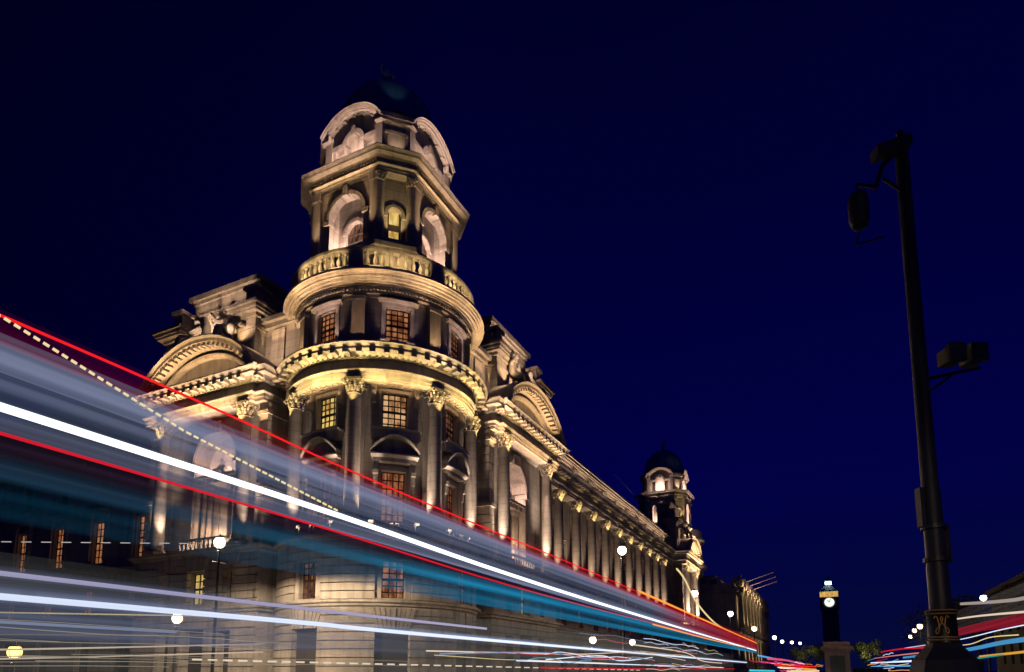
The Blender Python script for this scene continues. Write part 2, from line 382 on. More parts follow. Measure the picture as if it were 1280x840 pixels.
def window(P, uc, hw, z0, z1, depth, lit, parent=bld, frame=True, nx=3, nz=6, ku=1.0, nu=3, surround=M_STONE, sw=.28):
    """sash window set back from the wall face: part 'window' (surround) > glass, glazing_bars. ku converts metres to u units"""
    m = MB(); s = sw*ku
    if frame:
        m.box(P, uc-hw-s, uc-hw, -.1, .10, z0, z1+sw, 1); m.box(P, uc+hw, uc+hw+s, -.1, .10, z0, z1+sw, 1)
        m.box(P, uc-hw, uc+hw, -.1, .10, z1, z1+sw, nu)
        m.box(P, uc-hw-s*1.3, uc+hw+s*1.3, -.1, .2, z0-.22, z0, nu)
    else:
        m.box(P, uc-hw, uc+hw, -depth*.9, .05, z0-.14, z0, nu)
    # reveals
    m.box(P, uc-hw, uc-hw+.02*ku, -depth, -.1, z0, z1, 1); m.box(P, uc+hw-.02*ku, uc+hw, -depth, -.1, z0, z1, 1)
    m.box(P, uc-hw, uc+hw, -depth, -.1, z1-.02, z1, nu)
    w_ = m.build('window', surround, parent)
    gm = MB(); gm.box(P, uc-hw, uc+hw, -depth-.03, -depth, z0, z1, nu); gm.build('glass', lit, w_)
    b = MB(); t = .045*ku
    for i in range(nx+1):
        u = uc-hw+2*hw*i/nx; tt = t*2 if i in (0, nx) else t
        b.box(P, max(uc-hw, u-tt), min(uc+hw, u+tt), -depth+.01, -depth+.07, z0, z1, 1)
    for j in range(nz+1):
        z = z0+(z1-z0)*j/nz; tt = .09 if j in (0, nz, nz//2) else .04
        b.box(P, uc-hw, uc+hw, -depth+.01, -depth+.085, max(z0, z-tt), min(z1, z+tt), nu)
    b.build('glazing_bars', M_FRAME, w_)
    return w_

# ---- a column with base and capital (origin at the foot)
def make_column(r, h, parent, caph=None, name='column', corinth=True):
    caph = caph or 1.7*r*1.0
    m = MB(); pr = []
    zb = .9*r; zt = h-caph
    for i in range(9):
        q = i/8; pr.append((r*(1-.14*q**1.8), zb+(zt-zb)*q))
    pr = [(r*1.08, zb-.02), (r*1.06, zb+.06)]+pr[1:] if False else pr
    m.lathe((0, 0, 0), pr, 24); col = m.build(name, M_WALL, parent, True)
    b = MB(); k = r
    b.box(IDP, -1.35*k, 1.35*k, -1.35*k, 1.35*k, 0, .3*k)
    b.lathe((0, 0, 0), [(0, .3*k), (1.3*k, .3*k), (1.36*k, .4*k), (1.3*k, .5*k), (1.12*k, .55*k), (1.1*k, .62*k), (1.2*k, .68*k), (1.2*k, .76*k), (1.04*k, .82*k), (1.0*k, .92*k)], 24)
    b.build('base', M_STONE, col, True)
    c = MB(); rt = r*.86
    c.lathe((0, 0, zt), [(rt*.99, -.05*k), (rt*1.12, 0), (rt*1.12, .08*k), (rt*1.0, .12*k), (rt*1.02, caph*.5), (rt*1.25, caph*.82), (0, caph*.83)], 20)
    c.box(IDP, -rt*1.3, rt*1.3, -rt*1.3, rt*1.3, zt+caph*.84, zt+caph)
    for i in range(8):
        a = 2*PI*i/8
        for lev, (ro, zz, sc) in enumerate(((1.12, .30, .30), (1.2, .56, .27))):
            aa = a+lev*PI/8
            c.ball((rt*ro*math.cos(aa), rt*ro*math.sin(aa), zt+caph*zz), rt*sc, 6, 4, 1.7)
            c.ball((rt*(ro+.2)*math.cos(aa), rt*(ro+.2)*math.sin(aa), zt+caph*(zz+.14)), rt*sc*.55, 6, 4, .8)
    for sx in (-1, 1):
        for sy in (-1, 1):
            pts = []
            for i in range(11):
                q = i/10*PI*2.2; rr = rt*.42*(1-.075*i)
                pts.append((sx*(rt*1.28+rr*math.cos(q)*.7), sy*(rt*1.28+rr*math.cos(q)*.7), zt+caph*.66+rr*math.sin(q)))
            c.tube(pts, rt*.15, 5)
    c.build('capital', M_CARVE, col, True)
    return col

# ---------------------------------------------------------------- levels
Z_STR = 5.95; Z_POD = 11.0; Z_CAP = 22.6; Z_FR = 23.35; Z_COR = 24.1; Z_TOP = 25.05
COLR = .56
WIN_ANG = (177, 225, 273); COL_ANG = (153, 201, 249, 297)

# ---- rotunda, ground storeys
m = MB(); P = RING(8.0)
m.lathe((0, 0, 0), [(7.15, 0), (7.15, 11)], 96, R(120), R(330))
holesg = [(a-9, a+9, 0, 4.3) for a in WIN_ANG]
courses(m, P, 125, 325, .4, 5.75, .62, -.45, 0, holesg, 60)
m.box(P, 125, 325, -.4, .12, 0, .42, 60)
for a in WIN_ANG:                                # splayed voussoirs over the lower openings
    for k in range(-4, 5):
        vs = []
        for d in (-.3, .06 if k else .14):
            vs += [P(a+(k-.42)*1.9, d, 4.25), P(a+(k+.42)*1.9, d, 4.25), P(a+(k+.42)*2.7, d, 5.65), P(a+(k-.42)*2.7, d, 5.65)]
        m.add(vs, [(0, 1, 2, 3), (4, 5, 6, 7), (0, 1, 5, 4), (1, 2, 6, 5), (2, 3, 7, 6), (3, 0, 4, 7)])
holesm = [(a-9.5, a+9.5, 6.3, 9.15) for a in WIN_ANG]
courses(m, P, 125, 325, 6.25, 10.45, .6, -.45, 0, holesm, 60)
m.build('tower_ground_storey', M_RUST, bld)
for a in WIN_ANG:
    window(RING(7.75), a, 6.2, 6.35, 9.1, .35, M_LITD if a != 225 else M_LITB, ku=1/(7.75*PI/180), nx=3, nz=6, nu=6, surround=M_RUST, sw=.4)
    d = MB(); d.box(RING(7.55), a-9, a+9, -.1, 0, .1, 4.3, 6); d.build('door', M_FRAME, bld)
# string course and podium top around everything
def outline(off=0.0, wing=True, rr=None):
    """outer plan line at wall plane; off moves pavilion planes outward"""
    p = 7.0+off; r = (rr or 7.6+off)
    t = 6.0-off if off < 2 else 6.0
    ang = math.degrees(math.acos(max(-1, -math.sqrt(max(0, r*r-t*t))/r)))
    a0 = math.degrees(math.atan2(t, -math.sqrt(r*r-t*t)))
    arc = arcpts(r, a0, 450-a0, 60)
    L = [(-4.4-off, 75), (-4.4-off, 20.6+off), (-p, 20.6+off), (-p, t)]
    Rr = [(t, -p), (20.6+off, -p), (20.6+off, -4.4-off), (87-off, -4.4-off)]
    return L+arc+Rr
m = MB(); m.sweep(outline(.32), mould_pr(5.75, 6.2, .45)); m.build('string_course', M_STONE, bld)
m = MB(); m.sweep(outline(.3), mould_pr(10.45, 11.0, .4, -2.2)); m.build('podium_ledge', M_STONE, bld)

# ---- rotunda, column storey
P = RING(6.6); m = MB()
h1 = [(a-8.2, a+8.2, 12.0, 16.1) for a in WIN_ANG]; h2 = [(a-8.6, a+8.6, 19.2, 22.15) for a in WIN_ANG]
wall(m, P, 120, 330, 10.9, 22.7, -.45, 0, h1+h2, 70)
m.lathe((0, 0, 0), [(6.0, 10.9), (6.0, 30)], 64)
m.build('tower_wall', M_WALL, bld)
KU = 1/(6.6*PI/180)
for i, a in enumerate(WIN_ANG):
    window(P, a, 8.5, 19.25, 22.1, .4, (M_LITY, M_LITA, M_LITD)[i], ku=KU, nx=4, nz=6, nu=6, frame=True, sw=.22)
    window(P, a, 8.0, 12.1, 16.0, .4, (M_LITD, M_LITB, M_LITD)[i], ku=KU, nx=4, nz=6, nu=6, frame=True, sw=.3)
    # aedicule over the lower window: brackets, entablature, segmental pediment, screen wall above
    m = MB()
    m.box(P, a-13, a+13, 0, .55, 16.55, 16.85, 10)
    m.prof(P, [a-14+28*k/12 for k in range(13)], [(0, 16.85), (.55, 16.85), (.85, 17.02), (.85, 17.15), (0, 17.15)])
    for sgn in (-1, 1):
        m.box(P, a+sgn*11.2-1.3, a+sgn*11.2+1.3, 0, .5, 14.9, 16.55, 2)
        m.box(P, a+sgn*11.2-1.0, a+sgn*11.2+1.0, 0, .4, 12.0, 14.9, 2)
        m.box(P, a+sgn*11.2-1.5, a+sgn*11.2+1.5, 0, .62, 15.6, 15.9, 2)
    for k in range(-6, 7):
        q = abs(k)/6
    # segmental pediment cap
    us = [a-14+28*k/14 for k in range(15)]
    vs = []; fs = []
    for u in us:
        q = (u-a)/14; zz = 17.2+1.15*(1-q*q)
        vs += [P(u, 0, zz-.02), P(u, .8, zz-.02), P(u, .95, zz+.16), P(u, .95, zz+.26), P(u, 0, zz+.30)]
    for k in range(14):
        for j in range(5): j2 = (j+1) % 5; fs.append((5*k+j, 5*k+j2, 5*k+5+j2, 5*k+5+j))
    fs += [(0, 1, 2, 3, 4), tuple(range(70, 75))]
    m.add(vs, fs)
    vs = []; fs = []
    for u in us:
        q = (u-a)/14; vs += [P(u, .35, 17.1), P(u, .35, 17.2+1.15*(1-q*q))]
    for k in range(14): fs.append((2*k, 2*k+1, 2*k+3, 2*k+2))
    m.add(vs, fs)
    m.build('window_pediment', M_STONE, bld)
    m = MB(); m.box(P, a-14.5, a+14.5, .05, .75, 18.3, 18.95, 12); m.prof(P, [a-15+30*k/12 for k in range(13)], [(0, 18.95), (.85, 18.95), (.9, 19.1), (0, 19.1)])
    m.build('balcony_screen', M_STONE, bld)
    # small balustraded balcony at foot
    m = MB(); m.prof(P, [a-14+28*k/12 for k in range(13)], [(0, 11.0), (1.0, 11.0), (1.05, 11.15), (0, 11.15)])
    m.prof(P, [a-14+28*k/12 for k in range(13)], [(.75, 11.85), (1.02, 11.85), (1.02, 12.0), (.75, 12.0)])
    for k in range(9):
        c = P(a-12+24*k/8, .88, 11.15); m.lathe(c, [(.07, 0), (.12, .2), (.06, .4), (.06, .55), (.1, .7)], 8)
    m.build('balcony', M_STONE, bld)
    # pendant consoles beside the upper window
    for sgn in (-1, 1):
        m = MB(); u = a+sgn*13.8; m.box(P, u-1.7, u+1.7, 0, .42, 21.2, 22.6, 2); m.box(P, u-1.3, u+1.3, .42, .55, 21.3, 22.0, 2)
        m.build('console', M_WHITE, bld)
cb = make_column(COLR, 11.6, bld, 1.15)
cols = []
RC = 7.45
for i, a in enumerate(COL_ANG):
    c = cb if i == 0 else dup(cb, bld)
    c.location = (RC*math.cos(R(a)), RC*math.sin(R(a)), 11.0); c.rotation_euler = (0, 0, R(a))
# pilasters behind the tower columns
m = MB()
for a in COL_ANG: m.box(P, a-5.2, a+5.2, -.02, .22, 11.0, 22.6, 3)
m.build('pilaster', M_STONE, bld)

# ---- entablature round the whole front
def ent_path(off=0.0, end=True):
    p = 7.9+off; r = 7.85+off; t = 6.0-off
    a0 = math.degrees(math.atan2(t, -math.sqrt(r*r-t*t)))
    arc = arcpts(r, a0, 450-a0, 72)
    st = .35
    L = [(-5.4-off, 75), (-5.4-off, 20.2+off), (-p, 20.2+off), (-p, 6.9-off), (-p+st, 6.9-off), (-p+st, t)]
    Rr = [(t, -p+st), (6.9-off, -p+st), (6.9-off, -p), (20.2+off, -p), (20.2+off, -5.4-off), (87, -5.4-off)]
    return L+arc+Rr
m = MB(); m.sweep(ent_path(-.12), arch_pr(Z_CAP, Z_FR-.02, -1.6)); m.build('architrave', M_STONE, bld)
m = MB(); m.sweep(ent_path(-.15), [(-1.6, Z_FR-.02), (0, Z_FR-.02), (0, Z_COR), (-1.6, Z_COR)]); m.build('frieze', M_STONE, bld)
m = MB(); m.sweep(ent_path(0), cornice_pr(Z_COR, Z_TOP, .98, -1.9)); m.build('main_cornice', M_STONE, bld)
m = MB()
for d_, w_ in ((.12, .05), (.42, .06), (.92, .06)): m.prof(RING(6.6), [128+194*k/80 for k in range(81)], [(d_, Z_CAP-.10), (d_+w_, Z_CAP-.10), (d_+w_, Z_CAP+.06), (d_, Z_CAP+.06)])
for k in range(49): a = 129+4*k; m.box(RING(6.6), a-.25, a+.25, .12, .95, Z_CAP-.08, Z_CAP+.05)
m.build('soffit', M_STONE, bld)
# modillions under the cornice
def along(path, step, skip=0):
    out = []; carry = step/2
    for i in range(len(path)-1):
        a = Vector(path[i]); b = Vector(path[i+1]); L = (b-a).length; d = (b-a)/max(L, 1e-6)
        while carry <= L:
            p = a+d*carry; out.append((p, math.atan2(-d.x, d.y))); carry += step   # outward normal angle
        carry -= L
    return out
m = MB()
path = ent_path(0); path = [p for p in path]; path[0] = (path[0][0], 24); path[-1] = (86, path[-1][1])
for p, ang in along(path, .92):
    FP = FACE((p.x, p.y), math.degrees(ang), 0)
    m.box(FP, -.22, .22, .12, .78, Z_COR+.16, Z_COR+.46)
for p, ang in along(path, .46):
    FP = FACE((p.x, p.y), math.degrees(ang), 0)
    m.box(FP, -.11, .11, .0, .17, Z_COR+.02, Z_COR+.17)
m.build('modillions', M_STONE, bld)

# ---- rotunda attic storey
P = RING(6.9); m = MB()
h3 = [(a-7.8, a+7.8, 26.1, 28.8) for a in (129, 177, 225, 273, 321)]
wall(m, P, 90, 360, 25.0, 30.2, -.5, 0, h3, 90)
m.prof(P, [90+270*k/90 for k in range(91)], [(0, 25.0), (.45, 25.0), (.45, 25.35), (.25, 25.5), (0, 25.5)])
for seg in range(-3, 3):                        # architrave bands between pilasters
    a = 225+48*(seg+.5)
m.prof(P, [90+270*k/90 for k in range(91)], [(0, 29.4), (.1, 29.4), (.1, 29.6), (.28, 29.7), (.28, 29.82), (0, 29.82)])
m.build('tower_attic_wall', M_WALL, bld)
KU = 1/(6.9*PI/180)
for i, a in enumerate(WIN_ANG):
    window(P, a, 7.8, 26.1, 28.8, .35, (M_LITB, M_LITB, M_LITD)[i], ku=KU, nx=4, nz=6, nu=6, surround=M_WHITE, sw=.3)
    m = MB(); m.prof(P, [a-12.5+25*k/10 for k in range(11)], [(0, 29.1), (.2, 29.1), (.42, 29.28), (.42, 29.36), (0, 29.36)]); m.build('window_hood', M_WHITE, bld)
for a in (105, 153, 201, 249, 297, 345):
    m = MB(); m.box(P, a-4.1, a+4.1, -.02, .4, 25.5, 29.4, 3); m.box(P, a-4.6, a+4.6, 0, .5, 29.1, 29.4, 3); m.box(P, a-4.6, a+4.6, 0, .5, 25.5, 25.8, 3)
    m.build('attic_pilaster', M_STONE, bld)
m = MB(); m.prof(RING(6.95), [60+330*k/110 for k in range(111)], [(-.8, 29.6), (.38, 29.6), (.38, 30.0), (.46, 30.03), (.46, 30.12), (.60, 30.14), (.60, 30.25), (.76, 30.27), (.76, 30.16), (.82, 30.16), (.82, 30.32), (1.02, 30.34), (1.02, 30.24), (1.09, 30.24), (1.09, 30.44), (1.26, 30.48), (1.26, 30.60), (1.40, 30.66), (1.42, 30.78), (1.55, 30.82), (1.55, 31.0), (-.8, 31.0)]); m.build('attic_cornice', M_STONE, bld)
m = MB()
for k in range(104):
    a = 120+2.1*k; m.box(RING(6.95), a-.62, a+.62, .36, .56, 29.78, 30.0)
m.build('attic_dentils', M_STONE, bld)
# ---- balustrade
DC = (-.12, .12)
RB = 7.55
bal = MB(); PB = RING(RB, DC)
bal.prof(PB, [360*k/120 for k in range(121)], [(-.28, 31.0), (.22, 31.0), (.22, 31.55), (-.28, 31.55)], False)
bal.prof(PB, [360*k/120 for k in range(121)], [(-.24, 32.75), (.2, 32.75), (.27, 32.85), (.27, 33.05), (-.24, 33.05)], False)
BALP = [225+48*(k+.5) for k in range(-4, 4)]
for a in BALP: bal.box(PB, a-4.2, a+4.2, -.27, .24, 31.5, 32.8, 3)
balo = bal.build('balustrade', M_STONE, bld)
bm1 = MB(); bm1.lathe((0, 0, 0), [(0, 0), (.15, 0), (.15, .1), (.08, .16), (.17, .38), (.18, .5), (.09, .82), (.075, .95), (.13, 1.02), (.15, 1.08), (.15, 1.2), (0, 1.2)], 10)
b0 = bm1.build('baluster', M_STONE, balo, True); first = True; nb = 0
for a in BALP:
    for k in range(9):
        u = a+4.2+(39.6)*(k+.5)/9
        um = u % 360
        if not (100 < um < 350): continue
        if nb >= 98: break
        o = b0 if first else b0.copy()
        if not first: COL.objects.link(o); o.parent = balo
        first = False; nb += 1
        o.location = PB(u, -.02, 31.55)
m = MB(); m.lathe((0, 0, 31.0), [(0, .02), (8.3, .02)], 64); m.build('terrace', M_LEAD, bld)

# ---- lantern storey: square with cut corners
LC = (-.2, .2)
def oct_path(s, k, c=LC):
    pts = [(-s, k), (-s, -k), (-k, -s), (k, -s), (s, -k), (s, k), (k, s), (-k, s)]
    return [(c[0]+x, c[1]+y) for x, y in pts]
def lantern(parent, c, detail=True, mats=None):
    MAIN = (180, 270, 0, 90); CH = (225, 315, 45, 135)
    s0 = 5.12; k0 = 3.25
    dch = (s0+k0)/math.sqrt(2); hch = (s0-k0)/math.sqrt(2)
    m = MB()
    m.sweep(oct_path(s0+.55, k0+.2, c), [(-2, 31.0), (0, 31.0), (0, 33.9), (.15, 34.0), (.15, 34.35), (-.1, 34.6), (-2, 34.6)], True)
    m.build('lantern_base', M_STONE, parent)
    m = MB()
    for a in MAIN:
        FP = FACE(c, a, s0)
        arch_panel(m, FP, 0, k0-.05, 1.75, 37.95, 40.6, -.55, 0, 34.6, 20)
        FP2 = FACE(c, a, s0-1.15)
        arch_panel(m, FP2, 0, 2.4, .95, 37.2, 40.3, -.3, 0, 34.6, 14)
        m.box(FP2, -2.4, 2.4, -.3, .62, 40.2, 40.5)
        for sg in (-1, 1): m.box(FP, sg*1.75, sg*2.4, -1.15, -.5, 34.6, 40.3)
        m.box(FP, -1.9, 1.9, -1.1, .25, 34.55, 34.95)
        arch_mould(m, FP, 0, 37.95, 1.75, [(0, 0), (.14, 0), (.14, .3), (0, .36)])
        m.box(FP, -.24, .24, -.1, .32, 39.55, 40.45)
        for sg in (-1, 1):
            m.box(FP, sg*1.7, sg*2.35, -1.0, .16, 37.6, 37.95) if sg > 0 else m.box(FP, -2.35, -1.7, -1.0, .16, 37.6, 37.95)
        arch_mould(m, FP2, 0, 37.2, .95, [(0, 0), (.12, 0), (.12, .28), (0, .3)])
    for a in CH:
        FP = FACE(c, a, dch-.35)
        arch_panel(m, FP, 0, hch+.1, .55, 37.5, 40.6, -.5, 0, 34.6, 12)
        arch_mould(m, FP, 0, 37.5, .55, [(0, 0), (.12, 0), (.12, .25), (0, .28)])
        m.box(FP, -1.2, 1.2, -.4, .45, 34.55, 35.1)
        for sg in (-1, 1):
            m.box(FP, min(sg*.55, sg*1.0), max(sg*.55, sg*1.0), -.2, .12, 37.2, 37.5)
    m.build('lantern_wall', M_WALL, parent)
    # columns framing the cut corners
    cc = make_column(.36, 5.95, parent, .75)
    n = 0
    for a in CH:
        for sg in (-1, 1):
            FP = FACE(c, a, dch+.02); p = FP(sg*1.22, 0, 34.6)
            o = cc if n == 0 else dup(cc, parent); o.location = p; o.rotation_euler = (0, 0, R(a)); n += 1
    m = MB()
    for a in MAIN:
        FP = FACE(c, a, s0)
        for sg in (-1, 1):
            m = MB(); m.box(FP, sg*2.95-.36, sg*2.95+.36, -.02, .3, 34.6, 40.55); m.box(FP, sg*2.95-.46, sg*2.95+.46, -.02, .4, 39.9, 40.55)
            m.build('lantern_pilaster', M_STONE, parent)
    m = MB(); m.sweep(oct_path(s0+.3, k0+.25, c), arch_pr(40.55, 41.1, -1.5), True)
    m.sweep(oct_path(s0+.42, k0+.3, c), [(-1, 41.1), (0, 41.1), (0, 41.45), (-1, 41.45)], True)
    m.sweep(oct_path(s0+.42, k0+.3, c), cornice_pr(41.45, 42.05, .82, -1.5), True); 
    for a in MAIN:
        FP = FACE(c, a, s0+.42)
        for k in range(-11, 12): m.box(FP, k*.3-.08, k*.3+.08, -.05, .15, 41.28, 41.44)
    m.build('lantern_cornice', M_STONE, parent)
    # glazing inside the arches
    for a in MAIN:
        FP2 = FACE(c, a, s0-1.15)
        g_ = MB(); g_.box(FP2, -.95, .95, -.34, -.3, 34.9, 38.2); go = g_.build('arch_window', M_LITD if detail else M_LITA, parent)
        b = MB()
        for x in (-.93, -.3, .3, .93): b.box(FP2, x-.04, x+.04, -.3, -.24, 34.9, 38.15)
        for z in (34.95, 35.7, 36.5, 37.2): b.box(FP2, -.95, .95, -.3, -.22, z-.05, z+.05)
        b.build('glazing_bars', M_FRAME, go)
    for a in CH:
        FP = FACE(c, a, dch-.35)
        g_ = MB(); g_.box(FP, -.55, .55, -.46, -.4, 35.1, 38.05); go = g_.build('slit_window', M_LITY if a == 225 else M_LITD, parent)
        b = MB(); b.box(FP, -.55, .55, -.4, -.3, 36.3, 36.8); b.box(FP, -.55, -.4, -.4, -.32, 35.1, 38); b.box(FP, .4, .55, -.4, -.32, 35.1, 38); b.box(FP, -.55, .55, -.4, -.3, 35.35, 35.55)
        b.build('glazing_bars', M_FRAME, go)
    # attic stage with a segmental pediment on each main face
    s1 = 4.6; k1 = 2.98; m = MB(); d1 = (s1+k1)/math.sqrt(2); h1_ = (s1-k1)/math.sqrt(2)
    m.sweep(oct_path(s1-.7, k1-.3, c), [(-1, 42), (0, 42), (0, 46.6), (-1, 46.6)], True)
    hwA = 2.95; rise = 1.7; RA = (hwA**2+rise**2)/(2*rise); zcA = 46.0+rise-RA; aA = math.degrees(math.asin(hwA/RA))
    for a in MAIN:
        FP = FACE(c, a, s1)
        # end piers and venetian opening
        for sg in (-1, 1):
            m.box(FP, min(sg*2.25, sg*k1), max(sg*2.25, sg*k1), -.75, 0, 42, 46.2)
            m.box(FP, min(sg*.72, sg*1.05), max(sg*.72, sg*1.05), -.55, -.1, 42, 44.9)
            m.box(FP, min(sg*.95, sg*2.3), max(sg*.95, sg*2.3), -.6, -.02, 44.85, 45.3)
            m.box(FP, min(sg*1.95, sg*2.26), max(sg*1.95, sg*2.26), -.55, -.1, 42, 44.9)
        arch_mould(m, FP, 0, 45.05, .72, [(-.55, 0), (.02, 0), (.02, .42), (-.55, .45)])
        m.box(FP, -.2, .2, -.4, .12, 45.6, 46.4)
        # tympanum wall above the opening
        vs = []; fs = []
        for i in range(17):
            ang = R(90-aA+2*aA*i/16); x = RA*math.cos(ang); z = zcA+RA*math.sin(ang); zl = 45.3
            if abs(x) < 1.14: zl = 45.05+math.sqrt(max(0, 1.14**2-x*x))
            zl = min(zl, z)
            vs += [FP(x, -.22, zl), FP(x, -.22, z)]
        for i in range(16): fs.append((2*i, 2*i+1, 2*i+3, 2*i+2))
        m.add(vs, fs)
        m.box(FP, -2.3, 2.3, -.7, -.5, 42, 45.9)
    m.build('lantern_attic', M_STONE, parent)
    for a in MAIN:
        FP = FACE(c, a, s1); m = MB()
        arch_mould(m, FP, 0, zcA, RA, [(-1.0, -.2), (.12, -.2), (.16, -.1), (.30, -.08), (.34, .04), (.5, .06), (.52, .14), (.6, .2), (.6, .27), (-1.0, .34)], 90-aA, 90+aA, 22)
        for sg in (-1, 1): m.box(FP, sg*2.75-.35, sg*2.75+.35, -.6, .35, 45.75, 46.3)
        for q in range(-3, 4):
            ang = R(90+q*aA/3.3); rr = RA-.24; x = rr*math.cos(ang); z = zcA+rr*math.sin(ang); tx, tz = -math.sin(ang)*.09, math.cos(ang)*.09; nx_, nz_ = math.cos(ang)*.12, math.sin(ang)*.12
            vs = [FP(x+i*tx+j*nx_, d, z+i*tz+j*nz_) for d in (-.5, .1) for i, j in ((-1, -1), (1, -1), (1, 1), (-1, 1))]
            m.add(vs, [(0, 1, 2, 3), (4, 5, 6, 7), (0, 1, 5, 4), (1, 2, 6, 5), (2, 3, 7, 6), (3, 0, 4, 7)])
        m.build('lantern_pediment', M_STONE, parent)
    for a in CH:
        m = MB(); FP = FACE(c, a, d1); m.box(FP, -h1_, h1_, -.8, 0, 42, 45.7); m.box(FP, -.75, .75, -.05, .08, 43, 44.7); m.box(FP, -.95, .95, -.05, .16, 44.7, 44.95); m.box(FP, -.8, .8, -.05, .3, 42.6, 42.9)
        m.box(FP, -h1_-.1, h1_+.1, -.8, .28, 45.7, 45.95); m.box(FP, -h1_-.2, h1_+.2, -.8, .42, 45.95, 46.35)
        m.build('corner_panel', M_STONE, parent)
    m = MB(); cx, cy = c
    m.lathe((cx, cy, 0), [(0, 45.8), (4.25, 45.8), (4.25, 47.55), (4.72, 47.6), (4.72, 47.75), (4.6, 47.8)] + [(4.58*math.cos(R(q)), 47.8+5.6*math.sin(R(q))) for q in range(0, 86, 6)] + [(.5, 53.4), (.5, 53.7), (.3, 53.8), (0, 53.8)], 40)
    dome = m.build('dome', M_LEAD, parent, True)
    rb = MB()
    for i in range(16):
        a = 2*PI*i/16
        rb.tube([(cx+4.6*math.cos(R(q))*math.cos(a), cy+4.6*math.cos(R(q))*math.sin(a), 47.8+5.62*math.sin(R(q))) for q in range(0, 84, 7)], .07, 5)
    rb.build('dome_ribs', M_LEAD, dome)
    return dome

# ---- figures: one continuous skinned body each
def figure(name, joints, mat, parent=None, loc=(0, 0, 0), rz=0, scale=1.0):
    """joints: list of (parent index or -1, (x,y,z), radius)"""
    me = bpy.data.meshes.new(name)
    me.from_pydata([j[1] for j in joints], [(j[0], i) for i, j in enumerate(joints) if j[0] >= 0], [])
    me.materials.append(mat)
    o = bpy.data.objects.new(name, me); COL.objects.link(o)
    if parent is not None: o.parent = parent
    sk = o.modifiers.new('skin', 'SKIN'); sk.use_smooth_shade = True
    for i, j in enumerate(joints):
        r = j[2]; o.data.skin_vertices[0].data[i].radius = (r, r) if not isinstance(r, tuple) else r
    o.data.skin_vertices[0].data[0].use_root = True
    ss = o.modifiers.new('sub', 'SUBSURF'); ss.levels = 1; ss.render_levels = 2
    dt = bpy.data.textures.new(name+'_folds', 'CLOUDS'); dt.noise_scale = .22
    dm = o.modifiers.new('folds', 'DISPLACE'); dm.texture = dt; dm.strength = .12
    o.location = loc; o.rotation_euler = (0, 0, rz); o.scale = (scale,)*3
    return o
SEATED = [(-1, (0, 0, .95), .30), (0, (0, -.02, 1.25), .30), (1, (0, 0, 1.65), .34), (2, (0, 0, 1.95), .13), (3, (0, -.05, 2.2), .2), (4, (0, -.06, 2.4), .13),
          (0, (.25, -.35, .95), .24), (6, (.35, -.95, .9), .22), (7, (.38, -1.0, .35), .2), (8, (.38, -1.1, .02), .2),
          (0, (-.25, -.35, .92), .24), (10, (-.3, -.9, .82), .23), (11, (-.36, -1.0, .3), .22), (12, (-.36, -1.15, .02), .2),
          (2, (.45, 0, 1.72), .15), (14, (.75, -.2, 1.35), .13), (15, (.6, -.6, 1.15), .1),
          (2, (-.45, 0, 1.72), .15), (17, (-.85, -.1, 1.6), .13), (18, (-1.05, -.35, 1.95), .1)]
ROBED = [(-1, (0, 0, 1.0), .30), (0, (0, 0, .5), .38), (1, (0, -.03, .03), .42), (0, (0, 0, 1.35), .30), (3, (0, 0, 1.6), .2), (4, (0, -.02, 1.78), .16), (5, (0, -.03, 1.95), .1),
         (3, (.36, 0, 1.45), .13), (7, (.5, -.15, 1.15), .11), (8, (.35, -.4, 1.05), .08), (3, (-.36, 0, 1.45), .13), (10, (-.5, -.1, 1.75), .1), (11, (-.45, -.25, 2.1), .07)]

dome = lantern(bld, LC)
figure('dome_statue', ROBED, M_PATINA, bld, (LC[0]-.2, LC[1]+.2, 53.8), R(-45), 1.12)

